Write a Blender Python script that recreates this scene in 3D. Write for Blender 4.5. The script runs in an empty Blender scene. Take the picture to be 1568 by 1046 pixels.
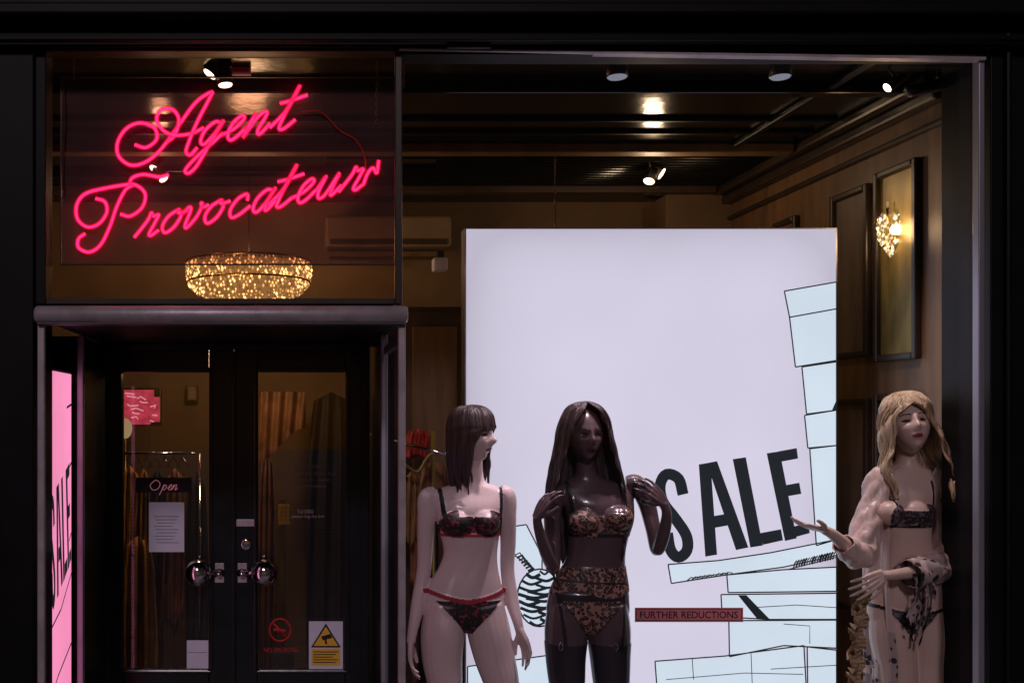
import bpy, bmesh, math, random
from mathutils import Vector, Matrix, noise as mnoise
random.seed(7)
scene=bpy.context.scene
D=4.2; S=366.0; EZ=1.95; VX=450.0; VY=640.0
def R(y): return (D+y)/D
def W(px,py,y): 
    r=R(y); return Vector(((px-VX)/S*r, y, EZ+(VY-py)/S*r))
# ---------------------------------------------------------------- materials
def newmat(name):
    m=bpy.data.materials.new(name); m.use_nodes=True
    nt=m.node_tree; b=nt.nodes['Principled BSDF']; return m,nt,b
def mat(name,col,rough=.5,metal=0,em=None,es=0,var=.25,vscale=6,bump=0,bscale=60,spec=.5,coat=0,stretch=None,col2=None):
    m,nt,b=newmat(name)
    L=nt.links
    tc=nt.nodes.new('ShaderNodeTexCoord'); mp=nt.nodes.new('ShaderNodeMapping')
    L.new(tc.outputs['Object'],mp.inputs['Vector'])
    if stretch: mp.inputs['Scale'].default_value=stretch
    n=nt.nodes.new('ShaderNodeTexNoise'); n.inputs['Scale'].default_value=vscale; n.inputs['Detail'].default_value=6
    L.new(mp.outputs[0],n.inputs['Vector'])
    r=nt.nodes.new('ShaderNodeValToRGB'); r.color_ramp.elements[0].position=.3; r.color_ramp.elements[1].position=.7
    c=Vector(col); c2=Vector(col2) if col2 else None
    a=c*(1-var); z=c*(1+var) if c2 is None else c2
    r.color_ramp.elements[0].color=(a[0],a[1],a[2],1); r.color_ramp.elements[1].color=(min(z[0],1),min(z[1],1),min(z[2],1),1)
    L.new(n.outputs['Fac'],r.inputs['Fac']); L.new(r.outputs['Color'],b.inputs['Base Color'])
    b.inputs['Roughness'].default_value=rough; b.inputs['Metallic'].default_value=metal
    b.inputs['Specular IOR Level'].default_value=spec; b.inputs['Coat Weight'].default_value=coat
    if em: b.inputs['Emission Color'].default_value=(*em,1); b.inputs['Emission Strength'].default_value=es
    if bump:
        n2=nt.nodes.new('ShaderNodeTexNoise'); n2.inputs['Scale'].default_value=bscale; n2.inputs['Detail'].default_value=4
        L.new(mp.outputs[0],n2.inputs['Vector'])
        bp=nt.nodes.new('ShaderNodeBump'); bp.inputs['Strength'].default_value=bump; bp.inputs['Distance'].default_value=.01
        L.new(n2.outputs['Fac'],bp.inputs['Height']); L.new(bp.outputs[0],b.inputs['Normal'])
    return m
def glassmat(name,tint=(1,1,1),refl=.05,haze=(0,0,0),hz=0,rough=.02):
    m=bpy.data.materials.new(name); m.use_nodes=True; nt=m.node_tree; nt.nodes.clear(); L=nt.links
    o=nt.nodes.new('ShaderNodeOutputMaterial'); t=nt.nodes.new('ShaderNodeBsdfTransparent'); t.inputs[0].default_value=(*tint,1)
    g=nt.nodes.new('ShaderNodeBsdfGlossy'); g.inputs['Roughness'].default_value=rough
    x=nt.nodes.new('ShaderNodeMixShader'); x.inputs[0].default_value=refl
    L.new(t.outputs[0],x.inputs[1]); L.new(g.outputs[0],x.inputs[2])
    last=x
    if hz>0:
        d=nt.nodes.new('ShaderNodeBsdfDiffuse'); d.inputs[0].default_value=(*haze,1)
        y=nt.nodes.new('ShaderNodeMixShader')
        n=nt.nodes.new('ShaderNodeTexNoise'); n.inputs['Scale'].default_value=3; n.inputs['Detail'].default_value=5
        mm=nt.nodes.new('ShaderNodeMath'); mm.operation='MULTIPLY'; mm.inputs[1].default_value=hz*2
        L.new(n.outputs['Fac'],mm.inputs[0]); L.new(mm.outputs[0],y.inputs[0])
        L.new(x.outputs[0],y.inputs[1]); L.new(d.outputs[0],y.inputs[2]); last=y
    L.new(last.outputs[0],o.inputs[0]); return m
def emis(name,col,st,transp=0,rand=False,var=0,vs=3,edge=None):
    m=bpy.data.materials.new(name); m.use_nodes=True; nt=m.node_tree; nt.nodes.clear(); L=nt.links
    o=nt.nodes.new('ShaderNodeOutputMaterial'); e=nt.nodes.new('ShaderNodeEmission'); e.inputs[0].default_value=(*col,1); e.inputs[1].default_value=st
    def mth(op,a,b=None,c=None):
        q=nt.nodes.new('ShaderNodeMath'); q.operation=op
        for i,v in enumerate((a,b,c)):
            if v is None: continue
            if isinstance(v,(int,float)): q.inputs[i].default_value=v
            else: L.new(v,q.inputs[i])
        return q.outputs[0]
    if rand:
        m.cycles.emission_sampling='NONE'
        g=nt.nodes.new('ShaderNodeNewGeometry')
        L.new(mth('MULTIPLY_ADD',mth('POWER',g.outputs['Random Per Island'],3.2),st*2.6,st*.12),e.inputs[1])
    if var:
        tc=nt.nodes.new('ShaderNodeTexCoord')
        n=nt.nodes.new('ShaderNodeTexNoise'); n.inputs['Scale'].default_value=vs; n.inputs['Detail'].default_value=2
        L.new(tc.outputs['Object'],n.inputs['Vector'])
        q=mth('MULTIPLY_ADD',n.outputs['Fac'],st*var*2,st*(1-var))
        if edge:
            cx,cz,w,h=edge; sp=nt.nodes.new('ShaderNodeSeparateXYZ'); L.new(tc.outputs['Object'],sp.inputs[0])
            ax=mth('ABSOLUTE',mth('DIVIDE',mth('SUBTRACT',sp.outputs[0],cx),w)); az=mth('ABSOLUTE',mth('DIVIDE',mth('SUBTRACT',sp.outputs[2],cz),h))
            ed=mth('ADD',mth('POWER',ax,7),mth('POWER',az,14)); f=mth('SUBTRACT',1,mth('MULTIPLY',mth('MINIMUM',ed,1),.24))
            q=mth('MULTIPLY',q,f)
        L.new(q,e.inputs[1])
    if transp:
        t=nt.nodes.new('ShaderNodeBsdfTransparent'); x=nt.nodes.new('ShaderNodeMixShader'); x.inputs[0].default_value=1-transp
        L.new(t.outputs[0],x.inputs[1]); L.new(e.outputs[0],x.inputs[2]); L.new(x.outputs[0],o.inputs[0])
    else: L.new(e.outputs[0],o.inputs[0])
    return m
def leopard(name,base,spot,scale=55,lo=.25,hi=.5,rough=.6):
    m,nt,b=newmat(name); L=nt.links
    tc=nt.nodes.new('ShaderNodeTexCoord'); v=nt.nodes.new('ShaderNodeTexVoronoi'); v.inputs['Scale'].default_value=scale
    L.new(tc.outputs['Object'],v.inputs['Vector'])
    r=nt.nodes.new('ShaderNodeValToRGB'); r.color_ramp.interpolation='CONSTANT'
    e=r.color_ramp.elements; e[0].position=0; e[0].color=(*[c*.6 for c in base],1); e[1].position=lo; e[1].color=(*spot,1)
    k=e.new(hi); k.color=(*base,1)
    L.new(v.outputs['Distance'],r.inputs[0]); L.new(r.outputs[0],b.inputs['Base Color']); b.inputs['Roughness'].default_value=rough
    return m
M={}
M['black']=mat('black_paint',(.004,.004,.005),.5,var=.4,bump=.05,bscale=18,spec=.18)
M['doorblk']=mat('door_paint',(.008,.011,.013),.25,var=.4,bump=.08,bscale=25)
M['greymetal']=mat('satin_metal',(.50,.43,.47),.42,.3,var=.2,vscale=12,bump=.1)
M['postmetal']=mat('post_metal',(.32,.31,.37),.4,.4,var=.2,stretch=(1,1,.1))
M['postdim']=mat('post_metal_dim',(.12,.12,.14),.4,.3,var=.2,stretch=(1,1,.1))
M['ceil']=mat('gloss_ceiling',(.003,.0025,.0025),.18,var=.4,bump=.2,bscale=9,spec=.28)
M['track']=mat('ceiling_track',(.004,.003,.003),.45,var=.4,bump=.3,bscale=12,spec=.2)
M['beam']=mat('beam_brown',(.15,.085,.036),.5,var=.3)
M['wall']=mat('brown_wall',(.21,.13,.068),.7,var=.25,vscale=2,bump=.1)
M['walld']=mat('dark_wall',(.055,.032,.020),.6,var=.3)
M['wood']=mat('panel_wood',(.15,.082,.040),.45,var=.35,vscale=5,stretch=(3,3,.4))
M['frame']=mat('frame_dark',(.030,.020,.014),.35,var=.3)
M['gold']=mat('gold_panel',(.23,.165,.04),.35,.2,var=.4,vscale=7,stretch=(2,2,.6))
M['reveal']=mat('reveal_grey',(.20,.175,.21),.6,var=.15,vscale=2)
M['glass']=glassmat('window_glass',(.97,.97,.98),.025)
M['signglass']=glassmat('sign_glass',(.92,.87,.87),.025)
M['acryl']=glassmat('acrylic_backing',(.74,.58,.57),.02,(.42,.28,.31),.16,rough=.15)
M['doorglass']=glassmat('door_glass',(.85,.84,.85),.05,(.10,.10,.14),.03)
M['chrome']=mat('chrome',(.8,.8,.84),.10,1,var=.03)
M['white']=mat('paper_white',(.70,.70,.84),.7,var=.06)
M['ac']=mat('ac_plastic',(.26,.18,.12),.5,var=.1)
M['ink']=mat('ink_black',(.010,.014,.020),.7,var=.1,em=(.4,.8,1.0),es=.012)
M['inkb']=mat('plate_black',(.010,.009,.012),.5,var=.1)
M['yellow']=mat('sign_yellow',(.85,.5,.05),.5,var=.08)
M['red']=mat('sign_red',(.55,.02,.03),.5,var=.1)
M['floor']=mat('shop_floor',(.10,.07,.05),.4,var=.3)
M['pave']=mat('paving',(.16,.155,.15),.8,var=.3,vscale=3,bump=.4,bscale=20)
M['road']=mat('asphalt',(.05,.05,.05),.85,var=.3,vscale=8,bump=.5,bscale=80)
M['chainm']=mat('chain_metal',(.25,.18,.12),.4,.8)
# ---------------------------------------------------------------- helpers
def link(o): scene.collection.objects.link(o); return o
def mesh(name,v,f,m,smooth=False,parent=None):
    me=bpy.data.meshes.new(name); me.from_pydata([tuple(p) for p in v],[],f); me.update()
    if m: me.materials.append(m)
    o=link(bpy.data.objects.new(name,me))
    if smooth:
        for p in me.polygons: p.use_smooth=True
    if parent: o.parent=parent
    return o
def group(name,loc=(0,0,0)):
    e=bpy.data.objects.new(name,None); link(e); e.empty_display_size=.1; return e
def boxw(name,x0,x1,y0,y1,z0,z1,m,parent=None,bev=.004):
    v=[(x,y,z) for x in(x0,x1) for y in(y0,y1) for z in(z0,z1)]
    f=[(0,1,3,2),(4,6,7,5),(0,4,5,1),(2,3,7,6),(0,2,6,4),(1,5,7,3)]
    o=mesh(name,v,f,m,parent=parent)
    if bev:
        b=o.modifiers.new('b','BEVEL'); b.width=bev; b.segments=2; b.limit_method='ANGLE'
    return o
def box(name,px0,py0,px1,py1,y0,y1,m,parent=None,bev=.004):
    a=W(px0,py1,y0); b=W(px1,py0,y0)
    return boxw(name,a.x,b.x,y0,y1,a.z,b.z,m,parent,bev)
def quad(name,pts,y,m,parent=None):
    v=[W(p[0],p[1],y) for p in pts]
    return mesh(name,v,[tuple(range(len(v)))[::-1]],m,parent=parent)
def cat(pts,n=8):
    P=[Vector(p) if not isinstance(p,Vector) else p for p in pts]
    P=[P[0]*2-P[1]]+P+[P[-1]*2-P[-2]]
    out=[]
    for i in range(1,len(P)-2):
        a,b,c,d=P[i-1:i+3]
        for k in range(n):
            t=k/n; out.append(.5*((2*b)+(c-a)*t+(2*a-5*b+4*c-d)*t*t+(3*b-a-3*c+d)*t**3))
    out.append(P[-2]); return out
def tubegeo(pts,rad,seg=10,V=None,F=None,flat=1.0,nrm=None):
    V=[] if V is None else V; F=[] if F is None else F
    base=len(V); n=len(pts)
    up=None
    for i,p in enumerate(pts):
        t=(pts[min(i+1,n-1)]-pts[max(i-1,0)])
        t=t.normalized() if t.length>1e-9 else Vector((0,0,1))
        if up is None:
            up=Vector((0,1,0)) if abs(t.y)<.9 else Vector((1,0,0))
            if nrm is not None: up=Vector(nrm)
        up=(up-t*up.dot(t)).normalized(); s=t.cross(up)
        r=rad[i] if isinstance(rad,(list,tuple)) else rad
        for k in range(seg):
            a=2*math.pi*k/seg; V.append(p+(up*math.sin(a)*flat+s*math.cos(a))*r)
    for i in range(n-1):
        for k in range(seg):
            a=base+i*seg+k; b=base+i*seg+(k+1)%seg
            F.append((a,b,b+seg,a+seg))
    F.append(tuple(base+k for k in range(seg))[::-1]); F.append(tuple(base+(n-1)*seg+k for k in range(seg)))
    return V,F
def tube(name,pts,rad,m,parent=None,seg=10):
    V,F=tubegeo([Vector(p) for p in pts],rad,seg); return mesh(name,V,F,m,True,parent)
def sphere(name,c,r,m,parent=None,sc=(1,1,1),seg=24):
    bm=bmesh.new(); bmesh.ops.create_uvsphere(bm,u_segments=seg,v_segments=seg//2,radius=r)
    me=bpy.data.meshes.new(name); bm.to_mesh(me); bm.free()
    for v in me.vertices: v.co=Vector((v.co.x*sc[0],v.co.y*sc[1],v.co.z*sc[2]))+Vector(c)
    for p in me.polygons: p.use_smooth=True
    me.materials.append(m); o=link(bpy.data.objects.new(name,me)); o.parent=parent; return o
def text(name,s,px0,py0,px1,py1,y,m,parent=None,bold=0):
    cu=bpy.data.curves.new(name,'FONT'); cu.body=s; cu.resolution_u=3; cu.offset=bold
    o=bpy.data.objects.new(name,cu); link(o); bpy.context.view_layer.update()
    me=bpy.data.meshes.new_from_object(o); bpy.data.objects.remove(o)
    xs=[v.co.x for v in me.vertices]; ys=[v.co.y for v in me.vertices]
    a,b,c,d=min(xs),max(xs),min(ys),max(ys)
    for v in me.vertices:
        u=(v.co.x-a)/(b-a); w=(v.co.y-c)/(d-c)
        v.co=W(px0+(px1-px0)*u, py1+(py0-py1)*w, y)
    me.materials.clear(); me.materials.append(m)
    o=link(bpy.data.objects.new(name,me)); o.parent=parent; return o
# ================================================================= GROUND
mesh('road',[(-40,-60,-.14),(40,-60,-.14),(40,-2.6,-.14),(-40,-2.6,-.14)],[(0,1,2,3)],M['road'])
boxw('pavement',-40,40,-2.6,-.1,-.3,0,M['pave'],bev=.02)
# ================================================================= SHOPFRONT
sf=group('shop_building')
CZ=3.56; WX=3.06; YB=3.3
boxw('fascia_upper',-4,6,-.06,.2,3.60,6,M['black'],sf)
zt=W(0,14,-.10).z
boxw('fascia_moulding_top',-4,6,-.13,-.061,zt-.035,zt+.02,M['black'],sf,.012)
zt=W(0,66,-.05).z
boxw('fascia_moulding_low',-4,6,-.10,-.061,zt-.008,zt+.012,M['black'],sf,.006)
boxw('fascia_body',-4,6,-.04,.10,W(0,72,-.04).z,3.599,M['black'],sf)
a=W(612,77,-.045); b=W(1510,92,-.045)
mesh('head_trim',[a,b,b+Vector((0,0,.012)),a+Vector((0,0,.007)),a+Vector((0,.04,0)),b+Vector((0,.04,0)),b+Vector((0,.04,.012)),a+Vector((0,.04,.007))],
 [(0,1,2,3),(4,7,6,5),(0,4,5,1),(3,2,6,7),(0,3,7,4),(1,5,6,2)],M['greymetal'],parent=sf)
box('head_drop',612,70,1512,84,-.03,.09,M['black'],sf)
box('vent_plaque',684,54,752,74,-.065,-.041,M['frame'],sf)
for i in range(9): box('vent_slot_%d'%i,690+i*6.5,58,693+i*6.5,70,-.069,-.066,M['inkb'],sf,0)
boxw('pilaster_left',-4,W(54,0,0).x,-.03,.3,-.1,3.6,M['black'],sf)
a=W(1512,0,0).x
boxw('pilaster_right',a,6,-.02,.3,-.1,3.6,M['black'],sf)
boxw('pilaster_right_mould_a',a+.05,a+.075,-.045,-.021,-.1,3.55,M['black'],sf,.01)
boxw('pilaster_right_mould_b',a+.14,a+.165,-.045,-.021,-.1,3.55,M['black'],sf,.01)
box('window_jamb_right',1499,90,1508,1700,-.03,.012,M['postmetal'],sf)
box('pilaster_left_strip',54,72,70,466,-.02,.1,M['black'],sf)
boxw('stall_riser',W(616,0,0).x,a,0,.12,-.1,.14,M['black'],sf)
boxw('window_floor',.451,WX,.121,YB,-.05,.06,M['floor'],sf,0)
boxw('shop_floor',-2.6,.45,1.55,YB+2,-.05,.05,M['floor'],sf,0)
boxw('lobby_floor',-1.06,.45,-.1,1.549,-.05,.04,M['pave'],sf,0)
boxw('wall_right',WX,WX+.2,.301,YB,-.1,CZ,M['wood'],sf,0)
boxw('wall_right_reveal',WX-.012,WX-.001,.12,.48,.06,3.40,M['reveal'],sf,0)
boxw('wall_right_front_return',WX-.001,WX+.2,.04,.30,-.1,CZ,M['reveal'],sf,0)
boxw('wall_back',-3,WX+.2,YB,YB+.2,-.1,CZ,M['wall'],sf,0)
boxw('wall_left',-3,-2.8,.3,YB,-.1,CZ,M['wall'],sf,0)
boxw('ceiling',-3,WX+.2,.1,YB+.2,CZ,CZ+.2,M['ceil'],sf,0)
a=W(1020,298,2.82); b=W(1122,298,2.82)
boxw('column_back',a.x,b.x,2.82,YB-.001,.06,a.z,M['wall'],sf)
boxw('column_back_cap',b.x+.001,WX,2.9,YB-.001,.06,a.z-.03,M['walld'],sf)
boxw('cornice_right',WX-.07,WX-.001,.49,YB-.01,3.44,3.50,M['frame'],sf,.015)
boxw('cornice_right_b',WX-.12,WX-.001,.49,YB-.01,3.503,3.559,M['frame'],sf,.015)
boxw('picture_rail',WX-.03,WX-.001,.49,YB-.01,3.33,3.36,M['frame'],sf,.01)
for (yy,h,dp,mm,nm) in [(1.68,.055,.10,'beam','a'),(.62,.05,.08,'ceil','b'),(2.75,.05,.10,'walld','c')]:
    boxw('ceiling_beam_'+nm,-2.79,WX-.13,yy,yy+dp,CZ-h,CZ-.001,M[mm],sf,.008)
random.seed(12)
for i in range(12):
    y=1.90+i*.065
    x0=random.choice([-2.7,.2,.9]); 
    boxw('ceiling_slat_%d'%i,x0,WX-.14,y,y+.016,CZ-.022,CZ-.001,M['ceil'],sf,.006)
for i,y in enumerate((1.18,1.42)): boxw('ceiling_track_%d'%i,-2.7,WX-.14,y,y+.03,CZ-.020,CZ-.001,M['track'],sf,.006)
boxw('ceiling_rail_right',WX-.5,WX-.46,.2,1.66,CZ-.035,CZ-.001,M['track'],sf,.01)
zl=W(0,490,0).z
boxw('lobby_ceiling',-1.06,.46,.02,1.62,zl+.001,zl+.06,M['black'],sf,0)
box('sign_window_glass',70,75,606,464,.03,.034,M['signglass'],sf,0)
box('sign_frame_right',605,75,616,466,-.02,.02,M['frame'],sf)
box('sign_frame_bottom',70,457,605,466,-.02,.05,M['frame'],sf)
box('sign_frame_top',70,72,605,79,-.02,.05,M['frame'],sf)
box('shop_window_glass',616,84,1499,1640,.03,.036,M['glass'],sf,0)
bz=W(0,482,-.03); r=.037
x0=W(54,0,-.03).x; x1=W(624,0,-.03).x
tube('lobby_head_bar',[(x0,-.03,bz.z),(x0+.01,-.03,bz.z),(x1-.01,-.03,bz.z),(x1,-.03,bz.z)],[r*.8,r,r,r*.8],M['greymetal'],sf,24)
box('lobby_head_lip',56,492,622,497,-.045,.01,M['postdim'],sf)
for nm,p0,p1 in(('left',57,68),('right',610,621)):
    box('lobby_post_front_'+nm,p0,497,p1,1560,-.02,.01,M['greymetal'],sf)
boxw('lobby_post_back_left',-1.075,-1.045,.78,.82,.04,zl,M['postmetal'],sf)
boxw('lobby_post_back_right',.43,.462,.74,.78,.04,zl,M['postmetal'],sf)
boxw('lobby_side_glass_right',.449,.452,.04,.73,.06,zl-.01,M['doorglass'],sf,0)
boxw('lobby_side_glass_left',-1.062,-1.059,.04,.77,.06,zl-.01,M['glass'],sf,0)
boxw('lobby_side_return_left',-1.3,-1.06,.84,1.62,.04,zl,M['doorblk'],sf,0)
boxw('lobby_side_return_right',.451,.50,.80,1.62,.04,zl,M['doorblk'],sf,0)
boxw('lobby_side_rail_r',.44,.47,.04,.73,zl-.10,zl-.06,M['postdim'],sf)
boxw('left_bay_back',-2.7,-1.4,.5,.6,.04,zl,M['walld'],sf,0)
# ================================================================= WALL PANELS
pw=group('wall_panelling')
def wy(px): return WX*S/(px-VX)*D-D
def wz(px,py): r=WX*S/(px-VX); return EZ+(VY-py)/S*r
def panel(i,pa,pb,za,zb,m):
    ya,yb=wy(pa),wy(pb)
    boxw('panel_field_%d'%i,WX-.012,WX-.001,yb+.03,ya-.03,za+.03,zb-.03,m,pw,0)
    for n,(c,d,e,f) in enumerate([(yb,yb+.035,za,zb),(ya-.035,ya,za,zb),(yb+.0351,ya-.0351,za,za+.035),(yb+.0351,ya-.0351,zb-.035,zb)]):
        boxw('panel_frame_%d_%d'%(i,n),WX-.035,WX-.0005,c,d,e,f,M['frame'],pw,.008)
def panel2(*a): panel(a[0],a[2],a[1],*a[3:])
M['slate']=mat('slate_panel',(.12,.08,.06),.45,var=.3,vscale=5,stretch=(3,3,.5))
panel2(0,1412,1346,wz(1380,552),wz(1412,240),M['gold'])
panel2(1,1336,1278,wz(1310,548),wz(1336,280),M['slate'])
panel2(2,1412,1346,.9,wz(1380,602),M['wood'])
panel2(3,1336,1278,.9,wz(1310,610),M['slate'])
panel2(4,1225,1190,1.5,wz(1210,335),M['wood'])
# ================================================================= LIGHT BOX
LY=1.10
lb=group('light_box_poster')
a=W(714,1555,LY); b=W(1280,351,LY)
M['lb']=emis('lightbox_white',(.75,.70,.85),1.0,var=.10,vs=1.3,edge=((a.x+b.x)/2,(a.z+b.z)/2,(b.x-a.x)/2,(b.z-a.z)/2))
M['lbb']=emis('lightbox_blue',(.70,.80,.90),1.0,var=.10,vs=2)
M['lbside']=mat('lightbox_frame',(.35,.33,.38),.4,.5)
box('lightbox_case',712,349,1282,1560,LY+.003,LY+.12,M['lbside'],lb,0)
quad('lightbox_face',[(714,351),(1280,351),(1280,1555),(714,1555)],LY,M['lb'],lb)
def ribbonpts(pts,w):
    P=[Vector((p[0],p[1],0)) for p in pts]; L_=[];R_=[]
    for i in range(len(P)):
        t=(P[min(i+1,len(P)-1)]-P[max(i-1,0)]).normalized(); n=Vector((-t.y,t.x,0))*w/2
        L_.append(P[i]+n); R_.append(P[i]-n)
    return L_,R_
def ribbon(name,pts,w,fn,m,parent):
    L_,R_=ribbonpts(pts,w); n=len(L_)
    v=[fn(p.x,p.y) for p in L_]+[fn(p.x,p.y) for p in R_]
    return mesh(name,v,[(i,i+1,n+i+1,n+i) for i in range(n-1)],m,parent=parent)
FL=lambda dy:(lambda x,y:W(x,y,LY-dy))
cards=[[(1201,446),(1281,432),(1281,473),(1209,486)],[(1209,486),(1281,473),(1281,552),(1218,562)],[(1228,562),(1281,554),(1281,628),(1235,634)],
[(1232,636),(1281,628),(1281,682),(1237,686)],[(1240,687),(1281,682),(1281,826),(1250,835)],
[(1023,864),(1100,858),(1180,846),(1281,826),(1281,850),(1200,868),(1112,880),(1028,893)],
[(1113,880),(1200,872),(1281,868),(1281,905),(1115,907)],[(1104,910),(1281,908),(1281,948),(1178,948),(1106,944)],
[(1116,950),(1281,949),(1281,992),(1200,988),(1117,1005)],[(1003,1012),(1110,1004),(1231,988),(1235,1060),(1008,1080)],[(1236,990),(1281,995),(1281,1060),(1237,1060)],
[(786,806),(806,803),(830,850),(830,880),(788,850)],None,[(716,1020),(860,1000),(870,1100),(716,1100)],[(1003,1085),(1281,1062),(1281,1200),(1003,1200)]]
for i,c in enumerate(cards):
    if c is None: continue
    quad('card_%d'%i,c,LY-.002-.0006*i,M['lbb'],lb)
    for j in range(len(c)):
        ribbon('card_line_%d_%d'%(i,j),[c[j],c[(j+1)%len(c)]],2.0,FL(.0125+.0004*i+.00005*j),M['ink'],lb)
for i,l in enumerate([[(1060,1008),(1062,1040)],[(1150,1000),(1152,1050)],[(1150,930),(1220,926),(1281,930)],[(1200,955),(1240,958),(1240,985)],[(1180,1024),(1281,1018)],[(1020,1040),(1140,1030),(1230,1032)]]):
    ribbon('card_inner_line_%d'%i,l,1.2,FL(.0195),M['ink'],lb)
quad('card_black_wedge',[(1130,911),(1143,911),(1178,947),(1160,948)],LY-.02,M['ink'],lb)
quad('card_black_tick',[(1274,628),(1281,612),(1281,629)],LY-.02,M['ink'],lb)
random.seed(3)
for i in range(16):
    x=1215+i*4.0; ribbon('zebra_a_%d'%i,[(x,870-i*.9),(x+2,862-i*.9),(x+5,858-i*.95)],random.uniform(1.5,3.8),FL(.0205+.0002*i),M['ink'],lb)
ribbon('zebra_edge',[(1205,872),(1281,853)],1.6,FL(.0245),M['ink'],lb)
for i in range(9):
    x=1052+i*7; ribbon('zebra_b_%d'%i,[(x,889-i),(x+6,884-i),(x+14,885-i)],random.uniform(1.2,2.2),FL(.0205+.0002*i),M['ink'],lb)
for i in range(12):
    x=788+i*3.4; ribbon('zebra_c_%d'%i,[(x,850+i*4),(x+8,846+i*4),(x+14,856+i*4)],random.uniform(2,4),FL(.0205+.0002*i),M['ink'],lb)
dc=(826,915); pts=[(dc[0]+34*math.cos(a/24*2*math.pi),dc[1]+44*math.sin(a/24*2*math.pi)) for a in range(24)]
quad('zebra_disc',pts,LY-.024,M['lbb'],lb); ribbon('zebra_disc_edge',pts+pts[:2],2.5,FL(.027),M['ink'],lb)
for i in range(16):
    yv=-39+i*5.2; hw=34*math.sqrt(max(0,1-(yv/44)**2))*.95
    if hw<6: continue
    s=-1 if i%2 else 1; w=random.uniform(.6,1.1)*hw
    c=[(dc[0]+s*hw,dc[1]+yv-3),(dc[0]+s*(hw-w*.7),dc[1]+yv+3),(dc[0]+s*(hw-1.5*w),dc[1]+yv-2)]
    ribbon('zebra_stripe_%d'%i,[tuple(p[:2]) for p in cat([Vector((q[0],q[1],0)) for q in c],4)],random.uniform(3,5.5),FL(.029+.0002*i),M['ink'],lb)
Spts=[(1046,757),(1039,733),(1021,726),(1011,742),(1015,768),(1035,795),(1051,820),(1052,842),(1039,853),(1027,842),(1022,816)]
Spts=[tuple(p[:2]) for p in cat([Vector((q[0],q[1],0)) for q in Spts],4)]
letq=[[(1070,711),(1088,708),(1098,849),(1080,852)],[(1082,709),(1098,706),(1146,838),(1127,842)],[(1092,790),(1116,786),(1122,803),(1094,808)],
[(1122,703),(1142,700),(1168,835),(1149,838)],[(1164,816),(1196,810),(1199,827),(1168,834)],
[(1174,694),(1194,691),(1220,824),(1202,828)],[(1192,691),(1220,686),(1222,702),(1195,707)],[(1201,743),(1224,739),(1227,756),(1204,760)],[(1214,806),(1238,801),(1240,816),(1218,822)]]
def sale(fn,parent,tag):
    ribbon('letter_s'+tag,Spts,17,lambda x,y:fn(x,y,0),M['ink'],parent)
    for i,q in enumerate(letq):
        v=[fn(p[0],p[1],.0006*(i+1)) for p in q]; mesh('letter_part%s_%d'%(tag,i),v,[(3,2,1,0)],M['ink'],parent=parent)
sale(lambda x,y,d:W(x,y,LY-.034-d),lb,'')
lb2=group('light_box_poster')
M['lbp']=emis('lightbox_pink',(.98,.30,.52),1.05,var=.2,vs=2)
ya,yb=.17,.77; xx=-1.10
boxw('lightbox_case',xx-.1,xx-.003,ya,yb,.1,2.175,M['lbside'],lb2,0)
mesh('lightbox_face',[(xx,ya+.01,.1),(xx,yb-.01,.1),(xx,yb-.01,2.165),(xx,ya+.01,2.165)],[(0,1,2,3)],M['lbp'],parent=lb2)
def lf(x,y,d):
    u=(x-1003)/(1240-1003); v=(y-690)/170
    return Vector((xx+.004+d, ya+.145+u*.40, 1.70-v*.62+u*.02))
sale(lf,lb2,'')
def lf2(x,y): return Vector((xx+.003,ya+x*(yb-ya),y))
for i,l in enumerate([[(.0,.75),(.3,1.0),(.6,1.05),(1,1.2)],[(0,.6),(.5,.75),(1,.85)],[(.1,.5),(.2,.9),(.3,1.0)],[(0,.4),(1,.55)],[(.88,1.35),(1,1.4)],[(.85,1.7),(1,1.74)],[(.8,2.0),(1,2.02)],[(.4,.2),(.5,.7)]]):
    ribbon('card_line_%d'%i,l,.012,lf2,M['ink'],lb2)
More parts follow.
